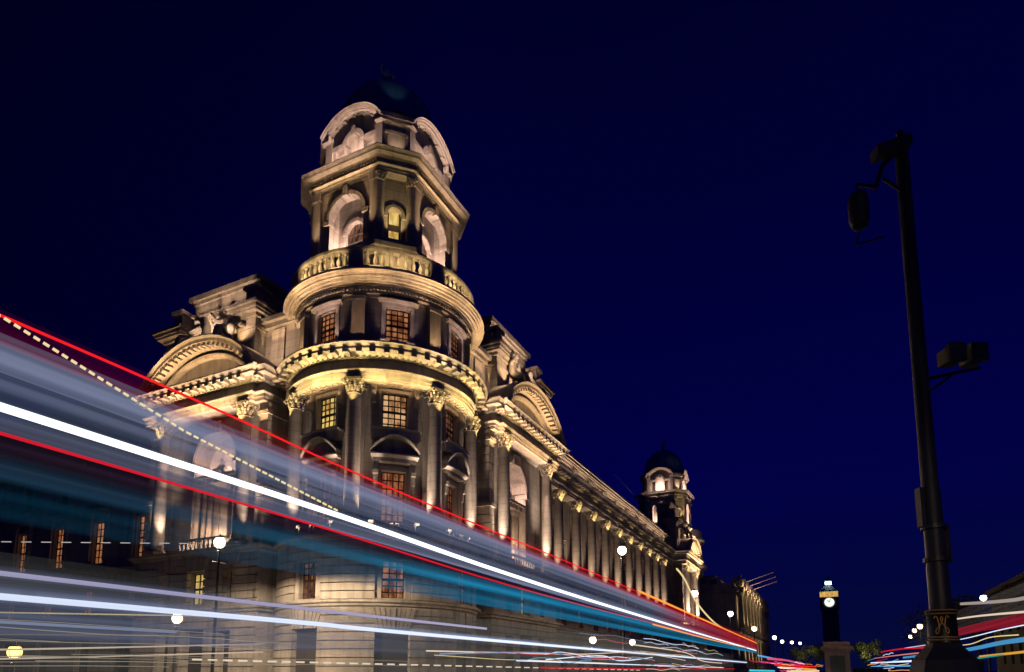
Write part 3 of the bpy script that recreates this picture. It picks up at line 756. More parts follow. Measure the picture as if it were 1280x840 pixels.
# ---- corner pavilions
def pavilion(parent, FP_, t_off, side, flip=False, detail=True):
    """FP_(p) gives the wall mapping at plane p, with u = distance from the tower"""
    m = MB(); Pp = FP_(7.0)
    # ground: rusticated with three openings
    hg = [(8.6, 10.2, .1, 4.4), (11.6, 14.3, .1, 4.6), (15.7, 17.3, .1, 4.4)]
    hm = [(8.7, 9.7, 6.6, 9.2), (12.0, 13.9, 6.5, 9.3), (16.2, 17.2, 6.6, 9.2)]
    courses(m, Pp, 6.0, 20.6, .4, 5.75, .62, -1.2, .3, hg)
    courses(m, Pp, 6.0, 20.6, 6.2, 10.45, .6, -1.2, .3, hm)
    m.box(Pp, 6.03, 20.57, -1.4, .24, 0, 10.4) if False else None
    m.box(FP_(5.2), 6.05, 20.5, -.3, .3, 0, 10.9)
    m.box(FP_(2.5), 5.99, 6.25, -.2, 4.6, 0, 10.4); m.box(FP_(2.5), 20.3, 20.5, -.2, 4.6, 0, 10.4)
    # returns (towards the tower and towards the wing)
    RT = lambda u, d, z: FP_(0)(6.0-d, u, z)         # u here: plane distance
    courses(m, RT, 4.8, 7.3, 6.2, 10.45, .6, -.4, .3-.3+.001)
    RW = lambda u, d, z: FP_(0)(20.6+d, u, z)
    courses(m, RW, 3.6, 7.3, .4, 5.75, .62, -.3, .001); courses(m, RW, 3.6, 7.3, 6.2, 10.45, .6, -.3, .001)
    # voussoirs
    for uc in (9.2, 12.95, 16.7):
        for k in range(-3, 4):
            vs = []
            for d in (-.1, .36 if k else .42):
                vs += [Pp(uc+(k-.44)*.28, d, 9.3), Pp(uc+(k+.44)*.28, d, 9.3), Pp(uc+(k+.44)*.42, d, 10.4), Pp(uc+(k-.44)*.42, d, 10.4)]
            m.add(vs, [(0, 1, 2, 3), (4, 5, 6, 7), (0, 1, 5, 4), (1, 2, 6, 5), (2, 3, 7, 6), (3, 0, 4, 7)])
    m.build('pavilion_ground_storey', M_RUST, parent)
    for uc, hw in ((9.2, .5), (12.95, .95), (16.7, .5)):
        window(Pp, uc, hw, 6.6, 9.2, .5, M_LITD if hw < .9 else M_LITY, parent, frame=False, nx=2 if hw < .9 else 3, nz=4)
    for uc, hw in ((9.4, .8), (12.95, 1.35), (16.5, .8)):
        d = MB(); d.box(Pp, uc-hw, uc+hw, -.75, -.6, .1, 4.6); d.build('door', M_FRAME, parent)
    # upper walls: banded corner piers, wall behind the columns with a great arched niche
    m = MB()
    for k, (u0, u1) in enumerate(((6.0, 6.95), (19.3, 20.2))):
        m = MB()
        courses(m, Pp, u0, u1, 11.0, 22.6, .75, -1.6, .0)
        m.box(Pp, u0+.06, u1-.06, -1.6, -.06, 11, 22.6)
        if k == 0: courses(m, RT, 4.6, 6.999, 11.0, 22.6, .75, -.3, -.001); m.box(RT, 4.4, 6.93, -.6, -.06, 11, 22.6)
        else: courses(m, RW, 3.6, 6.999, 11.0, 22.6, .75, -.6, -.4)
        for zz in ((15.6, 15.95), (21.6, 21.9)):
            if k == 0: m.box(Pp, 5.86, 7.05, -1.0, .16, zz[0], zz[1]); m.box(RT, 5.0, 7.16, -.3, .14, zz[0]+.002, zz[1]-.002)
            else: m.box(Pp, 19.2, 20.3, -1.0, .16, zz[0], zz[1])
        m.build('corner_pier', M_RUST, parent)
    Pw = FP_(6.1); m = MB()
    arch_panel(m, Pw, 12.95, 6.2, 2.5, 19.0, 22.7, -.3, 0, 11.0, 24)
    m.build('pavilion_wall', M_WALL, parent)
    m = MB()
    Pn = FP_(4.6)
    m.box(Pn, 10.0, 15.9, -.3, 0, 11.0, 21.8)
    arch_mould(m, Pw, 12.95, 19.0, 2.5, [(-1.7, 0), (.05, 0), (.16, .1), (.16, .5), (0, .55), (-1.7, .3)], 0, 180, 26)
    for sg in (-1, 1):
        x0 = 12.95+sg*2.5; m.box(Pw, min(x0, x0+sg*.3), max(x0, x0+sg*.3), -1.7, -.02, 11.0, 19.0)
        m.box(Pw, min(x0-sg*.12, x0+sg*.6), max(x0-sg*.12, x0+sg*.6), -1.6, .22, 18.55, 19.0)
    for k in range(3):
        m.box(Pw, 12.95-.8+k*.55, 12.95-.3+k*.55, -.4, .35, 21.3, 22.3)
    m.build('arched_niche', M_WHITE, parent)
    # aedicule inside the niche
    m = MB()
    m.box(Pn, 10.7, 15.2, .0, 1.25, 17.15, 17.6); m.box(Pn, 10.5, 15.4, 0, 1.5, 17.6, 17.85)
    m.box(Pn, 10.8, 15.1, 0, 1.0, 11.0, 12.2)
    for x in (11.05, 11.75, 14.15, 14.85):
        c = Pn(x, .75, 12.2); m.lathe(c, [(.3, 0), (.3, .2), (.23, .3), (.19, 4.4), (.3, 4.65), (.32, 4.9), (0, 4.95)], 12)
    for k in range(4): m.box(Pn, 11.6+k*.9-.12, 11.6+k*.9+.12, 1.2, 1.4, 17.2, 17.55)
    c = Pn(12.95, .8, 17.85); m.lathe(c, [(.5, 0), (.55, .3), (.35, .7), (.2, 1.0), (.3, 1.25), (.0, 1.6)], 12)
    for sg in (-1, 1): m.ball(Pn(12.95+sg*.75, .8, 18.2), .38, 8, 5, 1.1)
    m.build('aedicule', M_CARVE, parent)
    window(Pn, 12.95, .85, 12.4, 16.4, .15, M_LITD, parent, nx=2, nz=4, sw=.3)
    window(Pn, 12.95, 1.2, 18.6, 20.6, .15, M_LITD, parent, frame=False, nx=4, nz=3)
    # columns
    for u in (8.05, 17.9):
        o = dup(cb, parent); o.location = FP_(7.42)(u, 0, 11.0); o.rotation_euler = (0, 0, 0)
        m = MB(); m.box(Pp, u-.75, u+.75, -.3, 1.1, 10.95, 11.02); m.build('plinth', M_STONE, parent)
    # balcony balusters at the arch foot
    m = MB(); m.box(Pp, 10.3, 15.6, -.2, .1, 11.0, 11.2); m.box(Pp, 10.3, 15.6, -.2, .1, 11.95, 12.1)
    for k in range(11):
        m.lathe(Pp(10.6+k*.5, -.05, 11.2), [(.07, 0), (.13, .2), (.06, .45), (.06, .6), (.1, .75)], 8)
    m.build('balcony', M_STONE, parent)
    # segmental pediment
    Pe = FP_(7.9); hw = 7.15; rise = 3.75; uc = 12.95; RA = (hw*hw+rise*rise)/(2*rise); zc = Z_TOP+rise-RA; aa = math.degrees(math.asin(hw/RA))
    m = MB()
    arch_mould(m, Pe, uc, zc, RA, [(-1.6, -.75), (.12, -.75), (.16, -.55), (.8, -.48), (.82, -.22), (.98, -.02), (.98, .05), (-1.6, .12)], 90-aa, 90+aa, 40)
    n = 26
    for i in range(n):
        ang = R(90-aa+2*aa*(i+.5)/n); rr = RA-.64
        x = uc+rr*math.cos(ang); z = zc+rr*math.sin(ang); tx, tz = -math.sin(ang), math.cos(ang); nx_, nz_ = math.cos(ang), math.sin(ang)
        vs = []
        for d in (.12, .72):
            for (a_, b_) in ((-.17, -.16), (.17, -.16), (.17, .14), (-.17, .14)):
                vs.append(Pe(x+tx*a_+nx_*b_, d, z+tz*a_+nz_*b_))
        m.add(vs, [(0, 1, 2, 3), (4, 5, 6, 7), (0, 1, 5, 4), (1, 2, 6, 5), (2, 3, 7, 6), (3, 0, 4, 7)])
    arch_mould(m, Pe, uc, zc, RA-1.25, [(-.8, -.2), (-.2, -.2), (-.12, 0), (-.12, .14), (-.8, .14)], 90-aa*.93, 90+aa*.93, 36)
    vs = []; fs = []
    for i in range(31):
        ang = R(90-aa+2*aa*i/30); vs += [Pe(uc+(RA-.7)*math.cos(ang), -.5, Z_TOP-.2), Pe(uc+(RA-.7)*math.cos(ang), -.5, max(Z_TOP-.2, zc+(RA-.7)*math.sin(ang)))]
    for i in range(30): fs.append((2*i, 2*i+1, 2*i+3, 2*i+2))
    m.add(vs, fs)
    m.build('segmental_pediment', M_STONE, parent)
    # attic above: end piers with entablature blocks, high screen wall between
    Pa = FP_(6.2)
    for (u0, u1) in ((8.9, 11.0), (18.3, 20.3)):
        m = MB()
        m.box(Pa, u0, u1, -2.2, 0, Z_TOP-.1, 31.0)
        m.box(Pa, u0-.12, u1+.12, -2.2, .12, 30.0, 30.3)
        for (d_, z0, z1) in ((.2, 31.0, 31.3), (.6, 31.3, 31.5), (.72, 31.5, 31.8), (.9, 31.8, 32.05)):
            m.box(Pa, u0-d_, u1+d_, -2.2-d_, d_, z0, z1)
        m.box(Pa, u0+.45, u1-.45, -1.6, -.3, 32.05, 33.9); m.box(Pa, u0+.25, u1-.25, -1.8, -.1, 33.9, 34.25); m.box(Pa, u0+.3, u1-.3, -1.75, -.15, 32.05, 32.4)
        m.build('attic_pier', M_WALL, parent)
    m = MB(); Ps = FP_(4.6)
    m.box(Ps, 10.4, 18.8, -2.6, 0, Z_TOP-.1, 35.2); m.box(Ps, 10.25, 18.95, -2.75, .2, 35.2, 35.5); m.box(Ps, 10.0, 19.2, -3.0, .45, 35.5, 36.0)
    m.box(Ps, 11.2, 18.0, 0, .12, 33.9, 34.15)
    m.build('attic_screen', M_WALL, parent)
    m = MB()                                        # link wall from the attic back to the tower
    m.box(FP_(5.0), 3.2, 9.0, -2.5, 0, Z_TOP-.1, 30.2); m.box(FP_(5.0), 3.0, 9.0, -2.5, .35, 30.2, 30.6); m.box(FP_(5.0), 2.8, 9.0, -2.6, .7, 30.6, 31.0)
    m.box(FP_(5.0), 6.6, 8.0, 0, .15, Z_TOP-.1, 30.0)
    m.build('attic_link', M_WALL, parent)
    # roof block behind
    m = MB(); m.box(FP_(3.0), 6.5, 20.0, -8, 0, Z_TOP-.2, 30.5); m.build('roof_block', M_LEAD, parent)
    # sculpture groups reclining on the pediment
    ax = {'L': R(-90), 'R': R(0)}[side]
    for (u, sc, kind, dz, rz) in ((11.3, 1.55, SEATED, 28.35, .5), (15.6, 1.55, SEATED, 28.35, -.5), (13.5, 1.75, ROBED, 28.8, 0)):
        p = FP_(6.6 if kind is SEATED else 6.1)(u, 0, dz)
        figure('sculpture', kind, M_CARVE, parent, p, ax+rz, sc)

pavilion(bld, FL, 0, 'L')
pavilion(bld, FR, 0, 'R')

# ---- long colonnaded wing on the avenue, and the plainer left wing
def wing(FP_, u0, u1, lit, parent, first_col, step, ncol, colonnade=True, upper=None):
    m = MB(); Pw = FP_(3.5); wins = [first_col+step*(k+.5)-(.0) for k in range(-1, ncol)]
    wins = [x for x in wins if u0+1 < x < u1-1]
    hg = [(x-1.0, x+1.0, 6.7, 9.1) for x in wins]+[(x-1.1, x+1.1, .6, 4.2) for x in wins]
    wall(m, FP_(4.2), u0, u1, 0, 10.5, -.4, 0, hg)
    courses(m, FP_(4.2), u0, u1, .5, 10.4, .66, -.2, .14, hg)
    hu = [(x-.95, x+.95, 11.9, 16.2) for x in wins]+[(x-.9, x+.9, 18.6, 21.2) for x in wins]
    wall(m, Pw, u0, u1, 10.5, 22.7, -.4, 0, hu)
    m.build('wing_wall', M_WALL, parent)
    for x in wins:
        q = lit() 
        window(Pw, x, .95, 11.9, 16.2, .3, q, parent, nx=3, nz=6, sw=.3)
        m = MB(); m.box(Pw, x-1.5, x+1.5, 0, .5, 17.0, 17.3); m.box(Pw, x-1.6, x+1.6, 0, .7, 17.3, 17.45)
        m.box(Pw, x-1.45, x-1.1, 0, .35, 12.2, 17.0); m.box(Pw, x+1.1, x+1.45, 0, .35, 12.2, 17.0)
        m.build('window_hood', M_STONE, parent)
        window(Pw, x, .9, 18.6, 21.2, .3, M_LITD if colonnade else M_GLASSD, parent, nx=3, nz=4, sw=.25)
        window(FP_(4.2), x, 1.0, 6.7, 9.1, .35, M_LITD, parent, frame=False, nx=3, nz=4)
        g_ = MB(); g_.box(FP_(4.2), x-1.1, x+1.1, -.45, -.4, .6, 4.2); g_.build('ground_window', M_GLASSD, parent)
    if colonnade:
        for k in range(ncol):
            o = dup(cb2, parent); o.location = FP_(5.0)(first_col+step*k, 0, 11.0)
            m = MB(); x = first_col+step*k; m.box(FP_(3.5), x-.7, x+.7, 0, .35, 11.0, 22.6); m.build('pilaster', M_STONE, parent)
        m = MB(); m.box(FP_(4.4), u0, u1, -1, 1.35, 10.5, 11.0); m.build('colonnade_plinth', M_STONE, parent)
    # attic with panels and top cornice
    m = MB(); m.box(FP_(4.2), u0, u1, -2, 0, Z_TOP-.1, 27.2)
    n = int((u1-u0)/3.0)
    for k in range(n):
        x = u0+(k+.5)*(u1-u0)/n
        if k % 2 == 0: m.box(FP_(4.2), x-.8, x+.8, 0, .45, Z_TOP-.05, 27.15)
        else: m.box(FP_(4.2), x-1.0, x+1.0, 0, .12, 25.5, 26.8)
    for (d_, z0, z1) in ((.25, 27.2, 27.45), (.6, 27.45, 27.65), (.8, 27.65, 27.95), (1.0, 27.95, 28.25)): m.box(FP_(4.2), u0, u1, -2, d_, z0, z1)
    m.build('wing_attic', M_STONE, parent)
    m = MB(); vs = []
    Pq = FP_(0)
    vs = [Pq(u0, 4.6, 28.2), Pq(u0, -1.5, 32.0), Pq(u0, -6, 32.0), Pq(u1, 4.6, 28.2), Pq(u1, -1.5, 32.0), Pq(u1, -6, 32.0), Pq(u0, -6, 25), Pq(u1, -6, 25), Pq(u0, 4.6, 28.1), Pq(u1, 4.6, 28.1)]
    m.add(vs, [(0, 1, 4, 3), (1, 2, 5, 4), (2, 6, 7, 5), (8, 0, 3, 9), (0, 8, 6, 2, 1), (3, 4, 5, 7, 9)])
    m.build('roof', M_LEAD, parent)
cb2 = make_column(.6, 11.6, bld, 1.0); cb2.location = FR(5.0)(27.1, 0, 11.0)
rw = random.Random(3)
wing(FR, 20.5, 87, lambda: rw.choice((M_LITD, M_LITD, M_GLASSD, M_LITB)), bld, 27.1+5.95, 5.95, 9)
wing(FL, 20.5, 75, lambda: M_LITB, bld, 29.0, 6.8, 7, False)

# ---- far end: the same pavilion and lantern again
FAR = 108.0
def FRfar(p): return lambda u, d, z: (FAR-u, -(p+d), z)
pavilion(bld, FRfar, 0, 'R')
m = MB()
path = [(87.4, -3), (87.4, -7.9), (102.2, -7.9), (102.2, -3)]
m.sweep(path, arch_pr(Z_CAP, Z_FR, -1.6)); m.sweep(path, [(-1.5, Z_FR), (0, Z_FR), (0, Z_COR), (-1.5, Z_COR)]); m.sweep(path, cornice_pr(Z_COR, Z_TOP, .98, -1.9))
m.build('far_entablature', M_STONE, bld)
m = MB(); m.lathe((FAR, 0, 0), [(7.9, 0), (7.9, 11), (6.7, 11), (6.7, 22.6), (7.6, 22.7), (7.8, 24.2), (8.6, 24.6), (8.6, 25.05), (6.9, 25.1), (6.9, 29.9), (8.3, 30.6), (8.3, 31), (7.7, 31.05), (7.7, 33.0), (7.3, 33.0), (7.3, 31.1), (0, 31.1)], 48)
m.build('far_tower_drum', M_STONE, bld, True)
lantern(bld, (FAR-.3, .4), False)
figure('dome_statue', ROBED, M_PATINA, bld, (FAR-.3, .4, 53.8), R(-45), 1.12)
m = MB(); m.box(IDP, 5, 100, 3.2, 12, 0, 30); m.box(IDP, 3.2, 12, 12, 75, 0, 30); m.build('roof_block', M_LEAD, bld)
m = MB(); m.tube([(100, 3, 38), (96, 9, 45.5)], .09, 6); m.build('flagpole', M_LEAD, bld)

# ---------------------------------------------------------------- floodlights on ledges
def RA_(a, r, z, c=(0, 0)): return A(c[0]+r*math.cos(R(a)), c[1]+r*math.sin(R(a)), z)
def up(loc, xd, sx, power, col, sy=.06, spread=150):
    strip(loc, Vector(loc)+Vector((0, 0, 5)), sx, sy, power, col, xd, spread)
def ring_up(a0, a1, r, z, power, col, c=(0, 0), step=12, spread=150, sy=.06):
    """short upward strips following a curved ledge; power is per metre"""
    n = max(1, round((a1-a0)/step))
    for i in range(n):
        a = a0+(a1-a0)*(i+.5)/n; L = R((a1-a0)/n)*r
        up(RA_(a, r, z, c), RA_(a+90, 1, 0)-RA_(0, 0, 0), L*.9, power*L, col, sy, spread)
def tang(a): return RA_(a+90, 1, 0)-RA_(0, 0, 0)
GOLD = (1, .58, .26); YELO = (1, .66, .22); TAN = (1, .62, .38); ROSE = (1, .62, .46); PALEC = (1, .70, .50)
# column storey of the round tower
for a in COL_ANG:
    for da in (-12, 12):
        if 150 < a+da < 300: spot(RA_(a+da, 7.75, 11.2), RA_(a, 7.5, 18.5), 3400, PALEC, 40, .9)
    spot(RA_(a, 8.7, 20.2), RA_(a, 7.85, 22.5), 330, YELO, 56, r=.08)
for a in (177, 225, 273):
    ring_up(a-17, a+17, 7.97, 19.5, 215, YELO, step=17, spread=36)
    up(RA_(a, 7.2, 21.5), tang(a), 3.4, 18, GOLD, spread=110)
    spot(RA_(a, 7.3, 11.3), RA_(a, 7.25, 17), 110, TAN, 90)
# attic storey
for a in (153, 201, 249, 297): up(RA_(a, 7.5, 25.2), tang(a), .85, 30, GOLD, .05, 60)
for a in (177, 225, 273):
    up(RA_(a, 7.08, 25.7), tang(a), 2.6, 34, ROSE, .04, 45); up(RA_(a, 7.2, 28.2), tang(a), 2.2, 12, ROSE, .04, 110)
    for k in range(3):
        aa = a-12+12*k; spot(RA_(aa, 8.5, 31.4, DC), RA_(aa, 7.55, 32.0, DC), 170, (1, .64, .26), 95, .9, .05)
ring_up(140, 312, 8.3, 25.2, 62, GOLD, step=21, spread=17)
# lantern
for c, f in ((LC, 1.0), ((FAR-.3, .4), 1.6)):
    for a in (180, 270):
        FP = FACE(c, a, 5.12); xd = A(*FP(1, 0, 0))-A(*FP(0, 0, 0))
        up(A(*FP(0, -.55, 35.05)), xd, 2.6, 210*f, ROSE, .3, 150)
        if f > 1: point(A(*FACE(c, a, 4.6)(0, .3, 43.0)), 700, ROSE, .15); continue
        up(A(*FP(0, .62, 34.7)), xd, 6.0, 100*f, GOLD, spread=22)
        up(A(*FP(0, .5, 40.3)), xd, 6.2, 9*f, GOLD, spread=60)
        FQ = FACE(c, a, 4.6)
        up(A(*FQ(0, .34, 42.25)), xd, 3.8, 330*f, ROSE, .08, 120)
        for sg in (-1, 1): spot(A(*FP(sg*2.95, .95, 34.9)), A(*FP(sg*2.95, .3, 38)), 130*f, TAN, 26, .8, .06)
    FP = FACE(c, 225, (5.12+3.25)/math.sqrt(2)); xd = A(*FP(1, 0, 0))-A(*FP(0, 0, 0))
    if f == 1: spot(A(*FP(0, 2.2, 46.4)), A(c[0]-.1, c[1]+.1, 55.2), 45, (.75, .85, 1), 30)
    spot(A(*FP(0, .5, 35.2)), A(*FP(0, -.4, 39)), 260*f, AMBER, 80, .8, .08)
    spot(A(*FP(0, 1.08, 31.3)), A(*FP(0, .4, 34.5)), 260*f, AMBER, 90, .8, .08)
    FP = FACE(c, 225, (4.6+2.98)/math.sqrt(2)); spot(A(*FP(0, .9, 42.2)), A(*FP(0, 0, 44)), 170*f, TAN, 50, .8, .06)
# pavilions
for FP_ in (FL, FR):
    def Q(u, p, z): return A(*FP_(p)(u, 0, z))
    xd = Q(1, 0, 0)-Q(0, 0, 0)
    for u in (8.05, 17.9):
        for du in (-1.5, 1.5): spot(Q(u+du, 7.7, 11.2), Q(u, 7.5, 18.5), 3000, PALEC, 40, .9)
        spot(Q(u, 8.8, 20.3), Q(u, 7.8, 22.6), 330, YELO, 60, r=.08)
    up(Q(13, 8.12, 20.4), xd, 13.0, 950, GOLD, spread=34)
    up(Q(13, 7.4, 21.2), xd, 8.0, 70, TAN, spread=60)
    for du in (-1.7, 1.7): point(Q(12.95+du, 5.6, 18.25), 420, ROSE, .1)
    point(Q(12.95, 6.2, 12.6), 320, TAN, .12)
    up(Q(12.95, 8.7, 25.12), xd, 10.0, 260, GOLD, spread=70)
    up(Q(12.95, 8.15, 25.2), xd, 9.0, 60, GOLD, spread=110)
    spot(Q(10.4, 7.0, 28.6), Q(10.2, 6.2, 31), 260, GOLD, 80, .9, .05); spot(Q(19.0, 7.0, 26.6), Q(19.2, 6.2, 29.5), 260, GOLD, 80, .9, .05)
    spot(Q(13.2, 8.2, 29.3), Q(14.2, 4.6, 35), 1300, TAN, 110)
    up(Q(14.6, 4.95, 33.5), xd, 8, 40, TAN, spread=60)
    up(Q(6.5, 5.35, 28.5), xd, 5.0, 50, GOLD, spread=40)
    spot(Q(7.6, 8.6, 27.6), Q(6.6, 5.0, 28.2), 420, TAN, 100, .9); spot(Q(9.4, 8.6, 28.6), Q(9.9, 6.2, 31.5), 380, TAN, 80, .9)
    up(Q(6.4, 7.6, 20.0), xd, 1.0, 70, GOLD, spread=60)
    spot(Q(5.3, 7.8, 11.2), Q(5.9, 6.6, 20), 420, TAN, 60)
FP_ = FRfar
def Q(u, p, z): return A(*FRfar(p)(u, 0, z))
xd = Q(1, 0, 0)-Q(0, 0, 0)
for u in (8.05, 17.9): spot(Q(u+1.2, 8.4, 11.2), Q(u, 7.5, 18.5), 6000, PALEC, 50, .9); spot(Q(u, 8.9, 20.3), Q(u, 7.8, 22.8), 700, YELO, 70)
up(Q(13, 8.12, 20.4), xd, 13.0, 1500, GOLD, spread=40); up(Q(12.95, 8.5, 25.12), xd, 10.0, 500, GOLD, spread=90); point(Q(13, 8.2, 30.5), 500, TAN)
point(Q(12.95, 6.2, 12.6), 700, TAN, .12); point(Q(12.95, 5.8, 18.4), 700, ROSE, .12)
# wing bays
for k in range(10):
    x = 27.1+5.95*k
    spot(A(x-1.9, -5.0, 11.2), A(x-.4, -5.0, 18.5), 1900, (1, .66, .42), 40, .9)
    spot(A(x-.5, -6.2, 20.6), A(x, -5.2, 22.4), 330, YELO, 50, r=.08)
    spot(A(x+2.2, -3.75, 11.3), A(x+2.6, -3.6, 18), 260, TAN, 60, .9)
for x in (34, 54, 74): up(A(x, -5.0, 25.15), A(1, 0, 0)-A(0, 0, 0), 19, 190, TAN, spread=60)

# ================================================================= STREET LAMPS
def street_lamp(s, l, z, label, mat=M_LAMP, power=0, r=.26, col=(1, .72, .45), group='street lamps along the avenue'):
    o = empty('street_lamp', W(s, l, 0), ROT)
    tag(o, label, 'street lamp', group)
    m = MB(); zz = z-.45
    m.lathe((0, 0, 0), [(0, 0), (.24, 0), (.24, .25), (.16, .35), (.15, 1.0), (.17, 1.05), (.1, 1.2), (.085, zz*.6), (.06, zz-.1), (.12, zz-.05), (.05, zz), (.14, zz+.12), (0, zz+.14)], 14); m.build('post', M_IRON, o, True)
    if r > .2:
        b = MB(); b.tube([(-.45, 0, zz-.7), (.45, 0, zz-.7)], .025, 6); b.build('ladder_bar', M_IRON, o)
    g_ = MB(); g_.ball((0, 0, z), r, 14, 8, 1.1); g_.build('globe', mat, o, True)
    c = MB()
    for k in range(4): c.tube([(r*1.06*math.sin(q)*math.cos(k*PI/2+.4), r*1.06*math.sin(q)*math.sin(k*PI/2+.4), z-r*1.12*math.cos(q)) for q in (.3, .8, 1.3, 1.8, 2.3)], r*.05, 5)
    c.lathe((0, 0, z), [(r*.75, r*.8), (r*.5, r*1.1), (.05, r*1.3), (.03, r*1.6), (0, r*1.65)], 12); c.build('lamp_cap', M_IRON, o, True)
    if power:
        p_ = W(s+.12, l+.42, z-r*.5); spot(p_, p_-Vector((0, 0, 1)), power, col, 178, .12, .2)
    return o
street_lamp(25.0, 30.7, 8.47, 'bright globe street lamp on a slim black post in front of the left columned pavilion', power=7000, r=.30)
street_lamp(37.0, 10.9, 8.39, 'bright globe street lamp in front of the dark colonnade, nearest on the avenue kerb', power=900, r=.25)
street_lamp(61.3, 11.2, 8.4, 'globe street lamp beside the lit columns of the far pavilion', power=900, r=.30)
street_lamp(84.8, 11.2, 8.36, 'globe street lamp before the dark gap between the two buildings', power=900, r=.32)
street_lamp(116.9, 11.7, 8.3, 'globe street lamp low in front of the next columned building', r=.38, mat=M_LAMPF)
for s, l, z, t in ((161, 11.8, 8.8, 'first of the row of small far amber lamps past the lit building'), (194, 12.3, 9.2, 'second of the row of small far amber lamps past the lit building'),
                   (217, 11.0, 9.84, 'third of the row of small far amber lamps left of the stone plinth'), (251, 10.1, 10.8, 'last and smallest far amber lamp left of the stone plinth')):
    street_lamp(s, l, z, t, M_LAMPF, r=.45)
street_lamp(38.1, 13.2, 3.16, 'low bright lamp glowing behind the grey bus haze under the blue streak', r=.2, power=400)
street_lamp(48, 13.5, 3.4, 'low warm lamp seen just under the end of the blue streak', M_LAMPF, r=.22)
street_lamp(105.8, -11.1, 7.36, 'white street lamp left of the dark camera post, nearest of three', M_LAMPF, r=.34)
street_lamp(128.8, -12.7, 8.0, 'white street lamp left of the dark camera post, middle of three', M_LAMPF, r=.34)
street_lamp(151.9, -14.2, 8.0, 'amber street lamp left of the dark camera post, farthest of three', M_LAMPF, r=.34)
street_lamp(73.2, -12.9, 8.0, 'cold white street lamp right of the dark camera post', M_LAMPW, r=.26)
street_lamp(25.4, 34.4, 4.33, 'wide pale dome lamp low in front of the left pavilion', M_LAMPF, r=.3, power=1100)
street_lamp(16.8, 33.8, 2.14, 'low yellow lamp glowing at the left edge behind the streaks', glow('lamp_yellow', (1, .72, .2), 5), power=60, r=.3)

street_lamp(1.5, -3.2, 4.6, 'added unseen street lamp on the near pavement, lighting the camera post', power=120, r=.2)  # out of view, added to brighten the post and its gilt collar
# ================================================================= BUS AND ITS LIGHT
BL = 6.5
def trail(name, label, pts, r, mat, ry=None, l=BL, sub=6, wob=.0, group=None, cat='light trail'):
    """light drawn in the air along the lane: pts [(s, z)] or [(s, l, z)]; a solid tube in the plane of the bus side"""
    P3 = [(p[0], l, p[1]) if len(p) == 2 else p for p in pts]
    fine = []
    for i in range(len(P3)-1):
        p0, p1, p2, p3 = P3[max(0, i-1)], P3[i], P3[i+1], P3[min(len(P3)-1, i+2)]
        for k in range(sub):
            t = k/sub; fine.append(tuple(.5*(2*p1[j]+(p2[j]-p0[j])*t+(2*p0[j]-5*p1[j]+4*p2[j]-p3[j])*t*t+(3*p1[j]-p0[j]-3*p2[j]+p3[j])*t**3) for j in range(3)))
    fine.append(P3[-1])
    rr = random.Random(len(label)); ph = rr.random()*6
    m = MB(); m.tube([Vector((a, b, c+wob*math.sin(a*.5+ph))) for a, b, c in fine], r, 8, ry)
    o = m.build(name, mat, None, True); o.location = (0, 0, 0); o.rotation_euler = (0, 0, ROT)
    return tag(o, label, cat, group)
G_TR = 'light trails of passing traffic'
T_RED = glow('trail_red', (.95, .015, .02), 1.0); T_RED2 = glow('trail_red_dim', (.75, .012, .03), .9)
T_WH = glow('trail_white', (.85, .9, 1), 1.7); T_LIL = glow('trail_lilac', (.52, .48, .72), .8); T_WH2 = glow('trail_white_soft', (.72, .80, 1), 1.25)
T_DASH = glow('trail_dash', (1, .82, .42), .9); T_ORG = glow('trail_orange', (1, .38, .06), 1.1); T_YEL = glow('trail_yellow', (1, .78, .35), .9)
T_PINK = glow('trail_pink', (.9, .12, .25), .8); T_WARM = glow('trail_warm_white', (1, .78, .6), .8); T_BLUE = glow('trail_blue', (.1, .45, .9), .9); T_TEAL = glow('trail_teal', (.03, .45, .4), .6)
END = 66
TRR = trail('light_trail', 'topmost red streak of light sloping down across the building', [(-6, 4.46), (4, 4.44), (9, 4.33), (24, 4.26), (END, 3.85)], .012, T_RED, .015, group=G_TR)
TRW = trail('light_trail', 'broad brilliant white streak of light crossing the whole picture', [(-6, 3.61), (6, 3.61), (13, 3.47), (24, 3.37), (END, 3.16)], .02, T_WH, .042, group=G_TR)
trail('light_trail', 'thin red streak of light just below the broad white one', [(-6, 3.42), (6, 3.36), (13, 3.22), (24, 3.2), (END, 3.24)], .012, T_RED2, .016, group=G_TR)
TRL = trail('light_trail', 'lower white streak of light along the bottom of the building', [(-6, 1.9), (6, 1.95), (13, 1.935), (58, 1.96)], .015, T_WH2, .03, group=G_TR)
trail('light_trail', 'soft lilac streak of light above the lower white one', [(-6, 2.15), (6, 2.145), (12, 2.17)], .012, T_LIL, .022, group=G_TR)
trail('light_trail', 'short pale blue streak of light low at the left edge', [(-6, 1.72), (4.8, 1.72)], .01, glow('trail_pale', (.35, .42, .6), .6), .014, group=G_TR)
trail('light_trail', 'orange streak of light along the top edge of the red haze', [(24, 4.28), (40, 4.12), (END, 3.87)], .03, T_ORG, .045, l=BL-.06, group=G_TR)
trail('light_trail', 'orange streak of light under the white one near its far end', [(26, 3.15), (40, 3.12), (58, 3.18)], .02, T_ORG, .03, l=BL-.05, group=G_TR)
